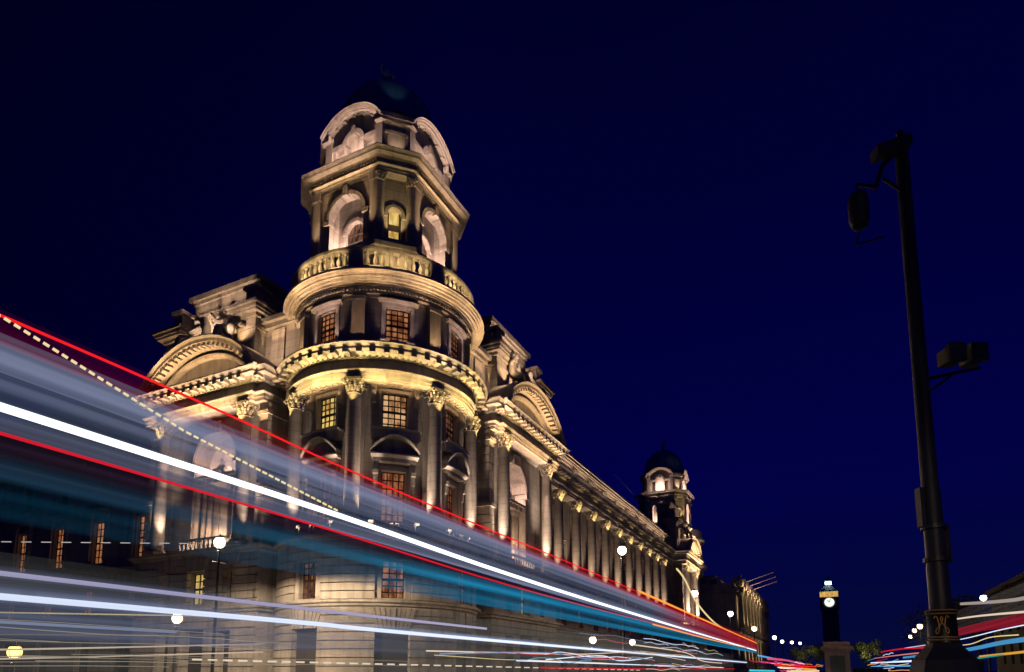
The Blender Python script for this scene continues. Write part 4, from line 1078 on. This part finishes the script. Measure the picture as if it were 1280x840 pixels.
# blinking (dashed) lamp trail: one string of short dashes
m = MB(); s = -1.0
while s < 7.2:
    def zz(s): 
        return 4.42-.045*(s-2.85) if s < 2.85 else (4.42-.23*(s-2.85) if s < 4.7 else 3.995-.135*(s-4.7))
    dl = .032+.005*s; m.tube([Vector((s, BL-.04, zz(s))), Vector((s+dl, BL-.04, zz(s+dl)))], .010+.0006*s, 8, .015); s += dl*1.75
o = m.build('dashed_trail', T_DASH); o.rotation_euler = (0, 0, ROT); tag(o, 'string of yellowish dashes of light beneath the topmost red streak', 'light trail')
m = MB()
for i in range(11): m.tube([Vector((-27.5+i*1.0, 33+i*.05, 7.92)), Vector((-27.0+i*1.0, 33.02+i*.05, 7.92))], .022, 5)
tag(m.build('dashed_trail', glow('dash_white', (.9, .85, .8), .55)), 'thin level row of pale dashes across the dark left wing', 'light trail')
m2 = MB(); s = 5.0
while s < 24:
    dl = .12+.02*(s-5); z_ = 1.42-.006*(s-5); m2.tube([Vector((s, BL-.03, z_)), Vector((s+dl, BL-.03, z_))], .008, 5, .012); s += dl*1.7
o = m2.build('dashed_trail', T_WARM); o.rotation_euler = (0, 0, ROT); tag(o, 'string of warm white dashes of light near the bottom edge', 'light trail')

def band(label, s0, s1, z0, z1, mat, l=BL, z0e=None, z1e=None):
    m = MB(); n = 24; z0e = z0 if z0e is None else z0e; z1e = z1 if z1e is None else z1e
    vs = []; fs = []
    for i in range(n+1):
        q = i/n; s = s0+(s1-s0)*q*q if s0 < 0 else s0+(s1-s0)*q; s = s0+(s1-s0)*q
        a = z0+(z0e-z0)*q; b = z1+(z1e-z1)*q
        vs += [(s, l, a), (s, l+.03, a), (s, l+.03, b), (s, l, b)]
    for i in range(n):
        for j in range(4): j2 = (j+1) % 4; fs.append((4*i+j, 4*i+j2, 4*i+4+j2, 4*i+4+j))
    fs += [(0, 1, 2, 3), tuple(range(4*n, 4*n+4))]
    m.add(vs, fs); o = m.build('light_haze', mat); o.rotation_euler = (0, 0, ROT)
    return tag(o, label, 'light haze', 'translucent smears of passing buses')
S0 = -6
band('pale blue translucent smear between the topmost red streak and the broad white one', S0, END, 3.66, 4.36, veil('haze_upper', (.045, .065, .125), (.17, .20, .32), .46, 1, [(0, 1), (.2, .85), (.32, .5), (.6, .35), (1, .5)]), z0e=3.25, z1e=3.8)
band('brighter thin lilac smear right beneath the topmost red streak', S0, END, 3.98, 4.26, veil('haze_pale', (.16, .19, .31), (.30, .33, .50), .42, 1, [(0, .9), (.2, .8), (.32, .55), (.6, .3), (1, 0)]), l=BL-.05, z0e=3.5, z1e=3.75)
band('dark purple translucent smear beneath the broad white streak', S0, END, 2.95, 3.55, veil('haze_dark', (.006, .006, .010), (.022, .010, .024), .62, 1, [(0, 1), (.2, .8), (.3, .75), (1, .7)]), z0e=3.0, z1e=3.2)
band('glowing blue translucent smear beneath the dark one, brightest to the right', S0, END, 2.55, 3.22, veil('haze_blue', (.004, .06, .13), (.015, .27, .50), .62, 1, [(0, .05), (.15, .09), (.19, .25), (.24, .85), (.32, 1), (1, 1)], 10), l=BL-.05, z0e=2.92, z1e=3.14)
band('blue grey translucent smear round the lower white streak', S0, 12, 1.5, 2.22, veil('haze_lower', (.045, .06, .10), (.13, .155, .26), .46, 1, [(0, 1), (.6, .8), (.85, .3), (1, 0)]), l=BL-.03)
band('grey translucent smear along the bottom of the picture', S0, 50, .25, 2.3, veil('haze_grey', (.045, .045, .042), (.105, .10, .09), .5, 1, [(0, .85), (.17, .6), (.2, .35), (.27, .9), (.32, 1), (.6, 1), (1, .15)], 6), l=BL+.05, z1e=2.55)
band('deep red translucent smear over the far end of the upper streaks', 26, END, 3.3, 4.25, veil('haze_red', (.18, .002, .008), (.42, .006, .02), .85, 1, [(0, 0), (.25, .55), (.6, 1), (1, 1)]), l=BL-.08, z0e=3.2, z1e=3.85)

M_TYRE = plain('tyre', (.012, .012, .012), .8)
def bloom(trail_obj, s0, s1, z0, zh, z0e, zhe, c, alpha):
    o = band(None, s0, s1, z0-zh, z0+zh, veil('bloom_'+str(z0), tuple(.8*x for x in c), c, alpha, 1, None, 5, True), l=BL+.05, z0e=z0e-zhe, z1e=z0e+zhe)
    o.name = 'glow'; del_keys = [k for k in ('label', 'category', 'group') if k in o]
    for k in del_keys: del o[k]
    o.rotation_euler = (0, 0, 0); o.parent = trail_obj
bloom(TRW, S0, END, 3.62, .13, 3.16, .25, (.42, .50, .80), .62)
bloom(TRR, S0, END, 4.44, .14, 3.9, .3, (.55, .004, .012), .5)
bloom(TRL, S0, 58, 1.92, .10, 1.96, .14, (.40, .48, .75), .55)
# smaller traffic trails
spec = [
 ('pale yellow streak of light, uppermost of those low at the left edge', [(2, 30, 2.9), (14, 30, 3.6), (24, 30, 4.2)], .03, T_YEL),
 ('warm white streak of light, middle of those low at the left edge', [(2, 28, 1.6), (14, 28, 2.1), (26, 28, 2.75)], .035, T_WARM),
 ('pinkish white streak of light, lowest of those low at the left edge', [(2, 28, 1.35), (14, 28, 1.75), (26, 28, 2.3)], .03, T_WARM),
 ('faint amber streak of light between the low left streaks', [(2, 29, 2.2), (12, 29, 2.6), (25, 29, 3.2)], .02, glow('trail_amber', (.7, .42, .12), .5)),
 ('curving yellow streak of light crossing the far colonnade', [(36, 7.5, 6.9), (38, 7.5, 6.6), (41, 7.4, 5.5), (46, 7.2, 4.6), (52, 7, 4.2)], .05, T_YEL),
 ('long thin white streak of light low in the middle', [(9, 6, 1.62), (16, 6, 1.72), (22, 6, 1.9), (30, 6, 1.75)], .012, T_WARM),
 ('short wavy white streak of light low in the middle', [(14, 6, 1.55), (18, 6, 1.72), (20, 6, 1.60), (24, 6, 1.78)], .012, T_WH2),
 ('white streak of light running under the blue one', [(20, 5.6, 2.1), (28, 5.6, 2.05), (32, 5.6, 1.75), (38, 5.6, 1.7)], .02, T_WARM),
 ('fine white streak of light just above the bottom edge in the middle', [(12, 5.8, 1.5), (24, 5.8, 1.48), (40, 5.8, 1.46)], .014, T_WH2),
 ('red streak of light at the bottom edge in the middle', [(13, 5.7, 1.36), (24, 5.7, 1.35), (44, 5.7, 1.4)], .016, T_RED2),
 ('crimson streak of light at the foot of the bus trails', [(60, 5.0, 2.3), (80, 4.6, 2.4), (110, 4.0, 2.2)], .10, T_PINK),
 ('thick orange streak of light low at the far end of the avenue', [(62, 4.2, 1.55), (80, 3.6, 1.5), (110, 2.4, 1.45)], .10, T_ORG),
 ('yellow streak of light lowest at the far end of the avenue', [(62, 3.6, 1.22), (80, 3.0, 1.2), (108, 2.0, 1.22)], .12, T_YEL),
 ('bright red streak of light low at the far end of the avenue', [(70, 5.2, 1.85), (90, 4.2, 1.85), (120, 2.6, 1.9)], .09, T_RED),
 ('magenta streak of light over the far traffic', [(58, 5.4, 2.0), (75, 5.0, 2.0), (95, 4.0, 1.95)], .07, glow('trail_magenta', (.55, .05, .35), .8)),
 ('small blue streak of light among the far red ones', [(56, 5.4, 2.5), (70, 5.2, 2.45)], .07, T_BLUE),
 ('cyan streak of light lowest beside the far bus', [(48, 5.2, 1.3), (66, 5.0, 1.25)], .07, glow('trail_cyan', (.1, .7, .85), .8)),
]
for lab, pts, r, mat in spec: trail('light_trail', lab, pts, r, mat, group=G_TR, sub=8)
rt = random.Random(11)
cols_ = [('white', T_WH2), ('warm white', T_WARM), ('yellow', T_YEL), ('rose', T_PINK), ('dim red', T_RED2), ('pale blue', glow('trail_sky', (.35, .55, .9), .6))]
wob_pts = []
for k in range(26):
    s0 = rt.uniform(8, 34); L_ = rt.uniform(3, 14); z0 = rt.uniform(1.32, 2.35) if s0 > 14 else rt.uniform(1.3, 1.75); a_ = rt.uniform(.01, .05)
    pts = [(s0+L_*i/8, 5.2+.1*(k % 9), z0+a_*math.sin(i*1.3+k)+rt.uniform(-.012, .012)*1.5) for i in range(9)]
    cn, mt = cols_[k % 6]
    trail('fine_light_trail', 'one of the fine wavering streaks of light tangled low in the middle', pts, rt.uniform(.004, .009), mt, group='fine wavering light trails', sub=5)
for k in range(16):
    s0 = rt.uniform(-3, 4); L_ = rt.uniform(2.5, 6); z0 = rt.uniform(1.33, 1.78); a_ = rt.uniform(.004, .012)
    pts = [(s0+L_*i/6, BL-.02-.01*(k % 5), z0+a_*math.sin(i*1.7+k)) for i in range(7)]
    trail('fine_light_trail', 'one of the faint thin streaks of light low at the left', pts, rt.uniform(.002, .004), (glow('trail_faint', (.55, .48, .38), .5) if k == 0 else bpy.data.materials['trail_faint']), group='faint low light trails at the left', sub=5)
for k in range(22):
    s0 = rt.uniform(50, 90); L_ = rt.uniform(8, 30); z0 = rt.uniform(.9, 2.3)
    cn, mt = ((('red', T_RED)), ('orange', T_ORG), ('pink', T_PINK), ('yellow', T_YEL), ('white', T_WH2), ('red', T_RED2))[k % 6]
    pts = [(s0+L_*i/6, rt.uniform(1.5, 6.2) if i == 0 else 0, z0+rt.uniform(-.04, .04)) for i in range(7)]; l0 = pts[0][1]
    pts = [(a, l0-.02*(a-s0), c) for a, b, c in pts]
    trail('far_light_trail', 'one of the short coloured streaks of light crowding the far end of the avenue', pts, rt.uniform(.014, .04), mt, group='far traffic light trails', sub=4)
for k in range(14):
    s0 = rt.uniform(45, 90); L_ = rt.uniform(8, 30); z0 = rt.uniform(1.2, 2.9)
    mt = (T_WH2, T_RED2, T_BLUE, T_WARM, T_ORG, T_TEAL, T_YEL)[k % 7]; l0 = rt.uniform(-6.5, -3.2)
    trail('far_light_trail', 'one of the short coloured streaks of light left of the camera post', [(s0+L_*i/5, l0, z0+rt.uniform(-.05, .05)) for i in range(6)], rt.uniform(.012, .028), mt, group='light trails beside the camera post', sub=4)
# trails of the opposite lane, right of the camera post
L2 = -5.0
spec = [
 ('broad pale streak of light, topmost beside the camera post on the right', [(20, 3.3), (24, 3.4), (33, 4.1)], .03, .10, glow('trail_cream', (.62, .52, .46), .55)),
 ('narrow pale streak of light under the topmost one on the right', [(22, 2.9), (30, 3.35), (40, 3.8)], .03, .06, T_WARM),
 ('blue streak of light, broadest one on the right edge', [(20, 2.15), (26, 2.2), (35, 2.15), (60, 2.3)], .03, .13, glow('trail_azure', (.08, .36, .70), .75)),
 ('white streak of light above the blue one on the right', [(20, 2.55), (26, 2.62), (36, 2.65), (58, 3.0)], .03, .03, T_WH2),
 ('amber streak of light beneath the blue one on the right', [(20, 1.85), (25, 1.83), (30, 1.82)], .03, .07, glow('trail_gold', (.85, .42, .05), .8)),
 ('teal streak of light lowest beside the post base on the right', [(26, 1.82), (36, 1.7)], .03, .07, T_TEAL),
 ('red streak of light, upper one left of the post base', [(40, 2.5), (60, 3.0), (86, 3.4)], .05, .10, T_RED2),
 ('pale red streak of light, lower one left of the post base', [(44, 2.35), (66, 2.6), (100, 2.9)], .04, .08, glow('trail_rose', (.85, .25, .2), .8)),
 ('white streak of light spreading left of the post base', [(40, 1.85), (60, 2.0), (110, 2.4)], .05, .12, T_WH2),
 ('bluish streak of light lowest left of the post base', [(40, 1.55), (60, 1.65), (110, 1.9)], .05, .10, T_BLUE),
 ('yellow curved streak of light right of the post base', [(24, 2.35), (28, 2.45), (32, 2.35), (38, 2.5)], .02, .03, T_YEL),
]
for lab, pts, r, ry, mat in spec: trail('light_trail', lab, pts, r*.7, mat, ry*.55, l=L2, group=G_TR, sub=8)
o = band('dark red translucent smear right of the camera post', 20, 45, 2.6, 2.95, veil('haze_red_right', (.10, .004, .012), (.32, .012, .03), .8), l=L2-.3, z1e=3.4, z0e=3.1)
o = band('grey brown translucent smear above the red one on the right', 18, 60, 2.8, 3.9, veil('haze_brown', (.02, .018, .02), (.075, .06, .055), .34, 1, [(0, 1), (.4, .7), (1, 0)]), l=L2-.4, z1e=4.3)

# parked or waiting cars with headlamps on
M_CAR = plain('car_paint', (.02, .022, .03), .25, .4)
def car(s, l, label, face=-1):
    o = empty('car', W(s, l, 0), ROT if face < 0 else ROT+PI); tag(o, label, 'car', 'cars coming up the avenue')
    m = MB(); pr = [(-2.1, .35), (2.1, .35), (2.15, .75), (1.6, .95), (.9, 1.0), (.2, 1.45), (-1.2, 1.46), (-1.9, 1.0), (-2.15, .9)]
    vs = []
    for y, k in ((-.85, 1), (-.75, 1), (.75, 1), (.85, 1)):
        for x, z in pr: vs.append((-x, y if z < 1.1 else y*.82, z))
    n = len(pr); fs = [tuple(range(n)), tuple(range(3*n, 4*n))]
    for i in range(3):
        for j in range(n): j2 = (j+1) % n; fs.append((i*n+j, i*n+j2, (i+1)*n+j2, (i+1)*n+j))
    m.add(vs, fs); m.build('body', M_CAR, o)
    m = MB(); m.box(IDP, -.85, -.25, -.62, .62, 1.02, 1.38); g_ = m.build('windscreen', M_GLASSD, o)
    for y in (-.62, .62):
        m = MB(); m.ball((-2.13, y, .72), .12, 10, 6); m.build('headlight', M_LAMPW, o)
    for x in (-1.35, 1.35):
        for sg in (-1, 1):
            m = MB(); m.lathe((0, 0, 0), [(0, -.1), (.28, -.1), (.32, -.05), (.32, .05), (.28, .1), (0, .1)], 16); q = m.build('wheel', M_TYRE, o, True); q.location = (x, sg*.8, .32); q.rotation_euler = (PI/2, 0, 0)
car(50.7, -1.9, 'dark car with dazzling headlamps right of the stone plinth')
car(64, -3.4, 'dark car with headlamps on behind the nearest one, left of the camera post')

# ================================================================= PLINTH WITH STATUE, CLOCK TOWER, FAR BUILDINGS
pl = empty('monument', W(55.8, -.3, 0), ROT); tag(pl, 'pinkish stone monument plinth with a dark panel, in the middle of the avenue', 'monument')
m = MB(); m.box(IDP, -1.3, 1.3, -1.3, 1.3, 0, .5); m.box(IDP, -.85, .85, -.85, .85, .5, 2.75); m.box(IDP, -.95, .95, -.95, .95, 2.7, 2.85); m.box(IDP, -1.1, 1.1, -1.1, 1.1, 2.85, 3.1); m.box(IDP, -.9, .9, -.9, .9, 3.1, 3.45); m.build('plinth', stone('plinth_granite', (.26, .20, .19), .6), pl)
m = MB(); m.box(IDP, -.88, -.84, -.5, .5, .9, 2.4); m.build('inscription_panel', M_COPPER, pl)

ct = empty('clock_tower', W(600, -.1, 0)+Vector((0, 0, 0)), ROT); tag(ct, 'distant gothic clock tower with a glowing white dial and self-glowing gold belfry', 'clock tower')
hx = 6.2; M_CT = plain('tower_stone', (.22, .22, .26), .8)
hs = 5.3
m = MB(); m.box(IDP, -hs, hs, -hs, hs, 0, 52)
for sx in (-1, 1):
    for sy in (-1, 1): m.box(IDP, sx*hs-.9, sx*hs+.9, sy*hs-.9, sy*hs+.9, 0, 60)
for k in range(-2, 3): m.box(IDP, -hs-.4, -hs, k*2.0-.35, k*2.0+.35, 5, 50)
m.box(IDP, -hx-1, hx+1, -hx-1, hx+1, 52, 61.5); m.build('shaft', M_CT, ct)
m = MB(); m.box(IDP, -hx-.6, hx+.6, -hx-.6, hx+.6, 61.6, 66)
for k in range(-3, 4): m.box(IDP, -hx-1.0, -hx-.6, k*1.9-.3, k*1.9+.3, 61.6, 65.5)
m.build('belfry', lit_window('belfry_glow', (.35, .17, .03), (1, .62, .18), .9), ct)  # the belfry's golden light is put into its surface as emission
m = MB(); vs = [(-hx-1, -hx-1, 66), (hx+1, -hx-1, 66), (hx+1, hx+1, 66), (-hx-1, hx+1, 66), (-3, -3, 71), (3, -3, 71), (3, 3, 71), (-3, 3, 71)]
m.add(vs, [(0, 1, 5, 4), (1, 2, 6, 5), (2, 3, 7, 6), (3, 0, 4, 7), (4, 5, 6, 7), (0, 1, 2, 3)]); m.box(IDP, -2.6, 2.6, -2.6, 2.6, 71, 75.5)
m.add([(-3, -3, 75.5), (3, -3, 75.5), (3, 3, 75.5), (-3, 3, 75.5), (0, 0, 80)], [(0, 1, 4), (1, 2, 4), (2, 3, 4), (3, 0, 4), (0, 1, 2, 3)]); m.build('spire', M_LEAD, ct)
m = MB(); m.box(IDP, -3.0, -2.5, -2.2, 2.2, 72.5, 74.5); m.build('lantern_light', glow('ayr_light', (.95, 1, .9), 12), ct)
def disc(r, x, z, n=28): 
    m = MB(); m.add([(x, r*math.cos(2*PI*i/n), z+r*math.sin(2*PI*i/n)) for i in range(n)]+[(x+.3, r*math.cos(2*PI*i/n), z+r*math.sin(2*PI*i/n)) for i in range(n)], [tuple(range(n)), tuple(range(n, 2*n))]+[(i, (i+1) % n, n+(i+1) % n, n+i) for i in range(n)]); return m
dl = disc(3.7, -hx-1.35, 57.0).build('clock_dial', glow('dial_glow', (.92, .96, .85), 1.1), ct)
m = MB(); x = -hx-1.5
m.add([(x, -.25, 57), (x, .25, 57), (x, 1.7, 58.6), (x, 1.4, 58.9)], [(0, 1, 2, 3)]); m.add([(x-.02, -.2, 57), (x-.02, .2, 57), (x-.02, -.9, 60.1), (x-.02, -1.2, 60)], [(0, 1, 2, 3)])
m.build('clock_hands', M_FRAME, dl)

fb = empty('columned_building', TX, ROT); tag(fb, 'next classical building down the avenue with brightly lit columns and carved attic', 'building')
m = MB(); FA = lambda u, d, z: (u, -(8.0+d), z)
m.box(FA, 160, 250, -45, 0, 0, 27.5); m.box(FA, 159.5, 250.5, -45.5, .9, 24.6, 25.6); m.box(FA, 159.8, 250.2, -45.2, .5, 12.2, 12.9); m.box(FA, 163, 250, -40, -6, 27.4, 30.5)
for k in range(10): m.box(FA, 161+k*9.6, 164+k*9.6, -1, .6, 27.4, 29.2)
m.build('walls', M_STONE, fb)
for k in range(10):
    x = 162.5+k*9.6
    for z0, h in ((1.5, 10.6), (13, 11.5)):
        m = MB(); c = FA(x, 1.2, z0); m.lathe(c, [(1.1, 0), (1.1, .6), (.85, .9), (.75, h-1.3), (1.1, h-.6), (1.2, h), (0, h)], 12); m.build('column', M_STONE, fb, True)
    m = MB(); m.box(FA, x+3.2, x+6.4, -.1, .05, 14.5, 21.5); m.build('window', M_GLASSD, fb)
    m = MB(); m.box(FA, x-1.3, x+1.3, 0, 2.4, 24.6, 26.2); m.ball(FA(x, 1.2, 27.6), 1.2, 8, 6, 1.5); m.ball(FA(x+.4, 1.2, 29.6), .6, 8, 6, 1.2); m.build('carved_group', M_CARVE, fb)
m = MB()
for k in range(9): m.box(lambda u, d, z: (160-d, u, z), -4+k*3.5, -3+k*3.5, 0, .2, 27.5, 29.0)
m.box(lambda u, d, z: (160-d, u, z), -6, 28, -.2, .25, 29.0, 29.4); m.build('parapet', M_STONE, fb)
for k in range(6):
    x = 162.5+k*9.6
    spot(A(x+1.5, -11.5, 1.5), A(x, -9, 14), 2600, AMBER, 60); spot(A(x+1.2, -10.8, 13.2), A(x, -9, 24), 2600, AMBER, 70); point(A(x, -11.6, 26.0), 260, AMBER)
for k in range(3):
    o = empty('flagpole', A(178+k*7, -8.5, 29.5-.6*k), ROT); tag(o, ('slanting flagpole on the columned building, highest of three', 'slanting flagpole on the columned building, middle of three', 'slanting flagpole on the columned building, lowest of three')[k], 'flagpole', 'flagpoles on the columned building')
    m = MB(); m.tube([(0, 0, 0), (1, -9, 3.0)], .13, 6); m.build('pole', plain('flag_white', (.6, .45, .5), .5), o); m = MB(); m.ball((1, -9, 3), .25, 8, 6); m.build('finial', M_GOLD, o)
    point(A(178+k*7+1, -11, 28.5-.6*k), 70, (1, .45, .6))

# dark blocks on the right hand side of the avenue
def dark_block(s0, s1, l0, h, label):
    o = empty('terrace_building', W(s0, l0, 0), ROT); tag(o, label, 'building', 'dark buildings right of the avenue')
    m = MB(); n = max(2, int((s1-s0)/4)); Pq = lambda u, d, z: (u, -d, z)
    wins = [(2+(s1-s0-4)*k/n+.6, 2+(s1-s0-4)*k/n+1.9, zf, zf+2.2) for k in range(n) for zf in [2.0+3.6*f for f in range(int((h-3)/3.6))]]
    wall(m, Pq, 0, s1-s0, 0, h, 0, .4, wins); m.box(Pq, 0, s1-s0, .5, 14, 0, h); m.box(Pq, -.3, s1-s0+.3, -.5, .3, h, h+.5); m.box(Pq, 1, s1-s0-1, 3, 12, h, h+2.5)
    for q in (.2, .75): m.box(Pq, (s1-s0)*q, (s1-s0)*q+2, 4, 6, h, h+4.2)
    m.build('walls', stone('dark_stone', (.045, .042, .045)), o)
    rr = random.Random(s0)
    for k, q in enumerate(wins[:90]):
        m = MB(); m.box(Pq, q[0], q[1], .3, .36, q[2], q[3]); m.build('window', M_GLASSD if rr.random() < .9 else M_LITD, o)
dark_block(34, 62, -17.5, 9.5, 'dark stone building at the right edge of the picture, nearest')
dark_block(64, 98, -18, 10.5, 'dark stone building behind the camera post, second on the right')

# ================================================================= TREES
M_BARK = plain('bark', (.05, .04, .03), .9); M_LEAF = plain('leaves', (.05, .075, .02), .7, 0, .5, 1.2)
def tree(s, l, h, rad, label, seed):
    rr = random.Random(seed); o = empty('street_tree', W(s, l, 0)); tag(o, label, 'tree', 'trees along the avenue')
    m = MB(); m.tube([(0, 0, 0), (.1, 0, h*.25), (0, .1, h*.5), (.1, .1, h*.8)], [.28, .22, .16, .05], 8)
    tips = []
    for k in range(9):
        a = rr.random()*6.28; z0 = h*(.28+.35*rr.random()); q = rad*(.6+.5*rr.random()); tip = (q*math.cos(a), q*math.sin(a), min(h*.95, z0+h*(.15+.3*rr.random())))
        m.tube([(0, 0, z0), (tip[0]*.5, tip[1]*.5, z0+(tip[2]-z0)*.6), tip], [.11, .07, .02], 6); tips.append(tip)
    m.build('trunk', M_BARK, o, True)
    c = MB()
    for k in range(2600):
        t = rr.choice(tips+[(0, 0, h*.85)]); v = Vector((rr.gauss(0, 1), rr.gauss(0, 1), rr.gauss(0, .8))).normalized()*rad*.42*rr.random()**.4
        p = Vector(t)+v; s_ = rr.uniform(.08, .19); n1 = Vector((rr.gauss(0, 1), rr.gauss(0, 1), rr.gauss(0, 1))).normalized(); n2 = n1.orthogonal().normalized(); n3 = n1.cross(n2)
        c.add([p-n2*s_, p+n3*s_*.6, p+n2*s_, p-n3*s_*.6], [(0, 1, 2, 3)])
    c.build('crown', M_LEAF, o)
for i, (s, l, h, r_, t) in enumerate(((84, -14, 9.5, 3.4, 'dark leafy tree left of the camera post, nearest on the right pavement'), (112, -16, 11, 4, 'dark leafy tree beyond the nearest right hand one'),
        (140, -17, 12, 4.5, 'dark leafy tree farthest on the right pavement'), (165, 5.5, 7, 3, 'small lamp lit tree left of the stone plinth'), (190, 1.5, 8, 3.2, 'lamp lit tree behind the stone plinth'), (150, -6.5, 7, 2.6, 'small yellow green lit tree right of the stone plinth'))):
    tree(s, l, h, r_, t, 20+i)
for s, l, z, p in ((160, 5, 5.5, 260), (146, -6, 5.0, 260), (104, -12.3, 6.5, 130)): point(W(s, l, z), p, (1, .75, .3), .3)

# ================================================================= CAMERA POST
PX, PY = 4.98, 7.5
post = empty('camera_post', (PX, PY, 0)); tag(post, 'tall black post with surveillance cameras and a gilded monogram collar on a flared base', 'post')
m = MB(); m.lathe((0, 0, 0), [(.112, 1.95), (.112, 2.5), (.105, 2.52), (.105, 3.4), (.093, 3.44), (.085, 5.2), (.078, 7.85), (.055, 7.9), (.045, 8.15), (0, 8.2)], 24); m.build('pole', M_POST, post, True)
m = MB()
m.lathe((0, 0, 0), [(0, .0), (.46, 0), (.46, .25), (.40, .34), (.40, .95), (.42, 1.0), (.39, 1.2), (.33, 1.42), (.2, 1.56), (.165, 1.62)], 8, PI/8, 2*PI+PI/8); m.build('base', M_POST, post)
m = MB(); m.lathe((0, 0, 0), [(.165, 1.6), (.15, 1.66), (.148, 1.94), (.158, 1.96), (.158, 1.99), (.12, 2.0)], 28); m.build('collar', M_IRON, post, True)
for z in (1.645, 1.675, 1.945, 1.985):
    m = MB(); m.lathe((0, 0, 0), [(.158, z-.008), (.168, z), (.158, z+.008)], 28); m.build('gilt_band', M_GOLD, post, True)
# monogram: a looping double-curl W drawn on the collar, facing the kerb
mono = [(-.85, .75), (-.7, .95), (-.5, .85), (-.38, .4), (-.3, -.1), (-.42, -.7), (-.62, -.85), (-.75, -.62), (-.6, -.35), (-.25, -.05), (.02, .35), (.12, .7), (0, .9), (-.12, .7), (-.02, .35), (.25, -.05), (.6, -.35), (.75, -.62), (.62, -.85), (.42, -.7), (.3, -.1), (.38, .4), (.5, .85), (.7, .95), (.85, .75)]
dirc = math.atan2(-PY, -PX)
def onc(x, z, rr=.155): 
    a = dirc+x*.085/.15; return (rr*math.cos(a), rr*math.sin(a), 1.81+z*.11)
cr = []
for i in range(len(mono)-1):
    p0, p1, p2, p3 = mono[max(0, i-1)], mono[i], mono[i+1], mono[min(len(mono)-1, i+2)]
    for k in range(5):
        t = k/5; cr.append(tuple(.5*(2*p1[j]+(p2[j]-p0[j])*t+(2*p0[j]-5*p1[j]+4*p2[j]-p3[j])*t*t+(3*p1[j]-p0[j]-3*p2[j]+p3[j])*t**3) for j in (0, 1)))
cr.append(mono[-1])
m = MB(); m.tube([onc(*p) for p in cr], .006, 6); m.build('monogram', M_GOLD, post, True)
# clamps, box and conduit
for z in (2.56, 2.95):
    m = MB(); m.lathe((0, 0, 0), [(.11, z), (.135, z), (.135, z+.05), (.11, z+.05)], 20); m.build('clamp_ring', M_POST, post)
m = MB(); m.box(IDP, -.16, -.11, -.05, .05, 2.98, 3.45); m.box(IDP, .12, .16, -.04, .04, 2.55, 3.0); m.build('junction_box', M_POST, post)
# floodlight pair on a bracket to the right
br = MB(); br.tube([(.08, 0, 4.82), (.66, -.1, 4.92)], .022, 8); br.tube([(.08, 0, 4.65), (.35, -.05, 4.85)], .016, 6); bo = br.build('bracket', M_POST, post)
for x in (.3, .56):
    m = MB(); m.box(IDP, x-.085, x+.085, -.22, .0, 4.96, 5.14); m.box(IDP, x-.1, x+.1, -.26, -.2, 4.94, 5.16); m.build('floodlight_housing', M_POST, post)
# surveillance camera head on the arm to the left
m = MB(); m.tube([(0, 0, 7.95), (-.3, -.06, 7.62), (-.42, -.08, 7.3)], .03, 8); m.tube([(0, 0, 7.3), (-.3, -.06, 7.45)], .022, 8); m.tube([(.02, -.08, 8.05), (-.35, -.12, 7.72)], .02, 8); m.build('bracket', M_POST, post)
m = MB(); m.box(lambda u, d, z: (u, d, z+.35*u), -.42, .02, -.2, -.02, 7.82, 7.96); m.build('camera_housing', M_POST, post)
m = MB(); m.lathe((-.66, -.1, 0), [(0, 6.72), (.09, 6.76), (.12, 6.86), (.12, 7.12), (.09, 7.2), (.03, 7.24), (0, 7.3)], 16); m.tube([(-.42, -.08, 7.32), (-.66, -.1, 7.34), (-.66, -.1, 7.2)], .024, 8); m.build('dome_camera', M_POST, post, True)
m = MB(); m.tube([(-.72, -.1, 6.52), (-.38, -.1, 6.62)], .012, 6); m.tube([(-.72, -.1, 6.52), (-.66, -.1, 6.75)], .01, 6); m.build('antenna_rod', M_POST, post)
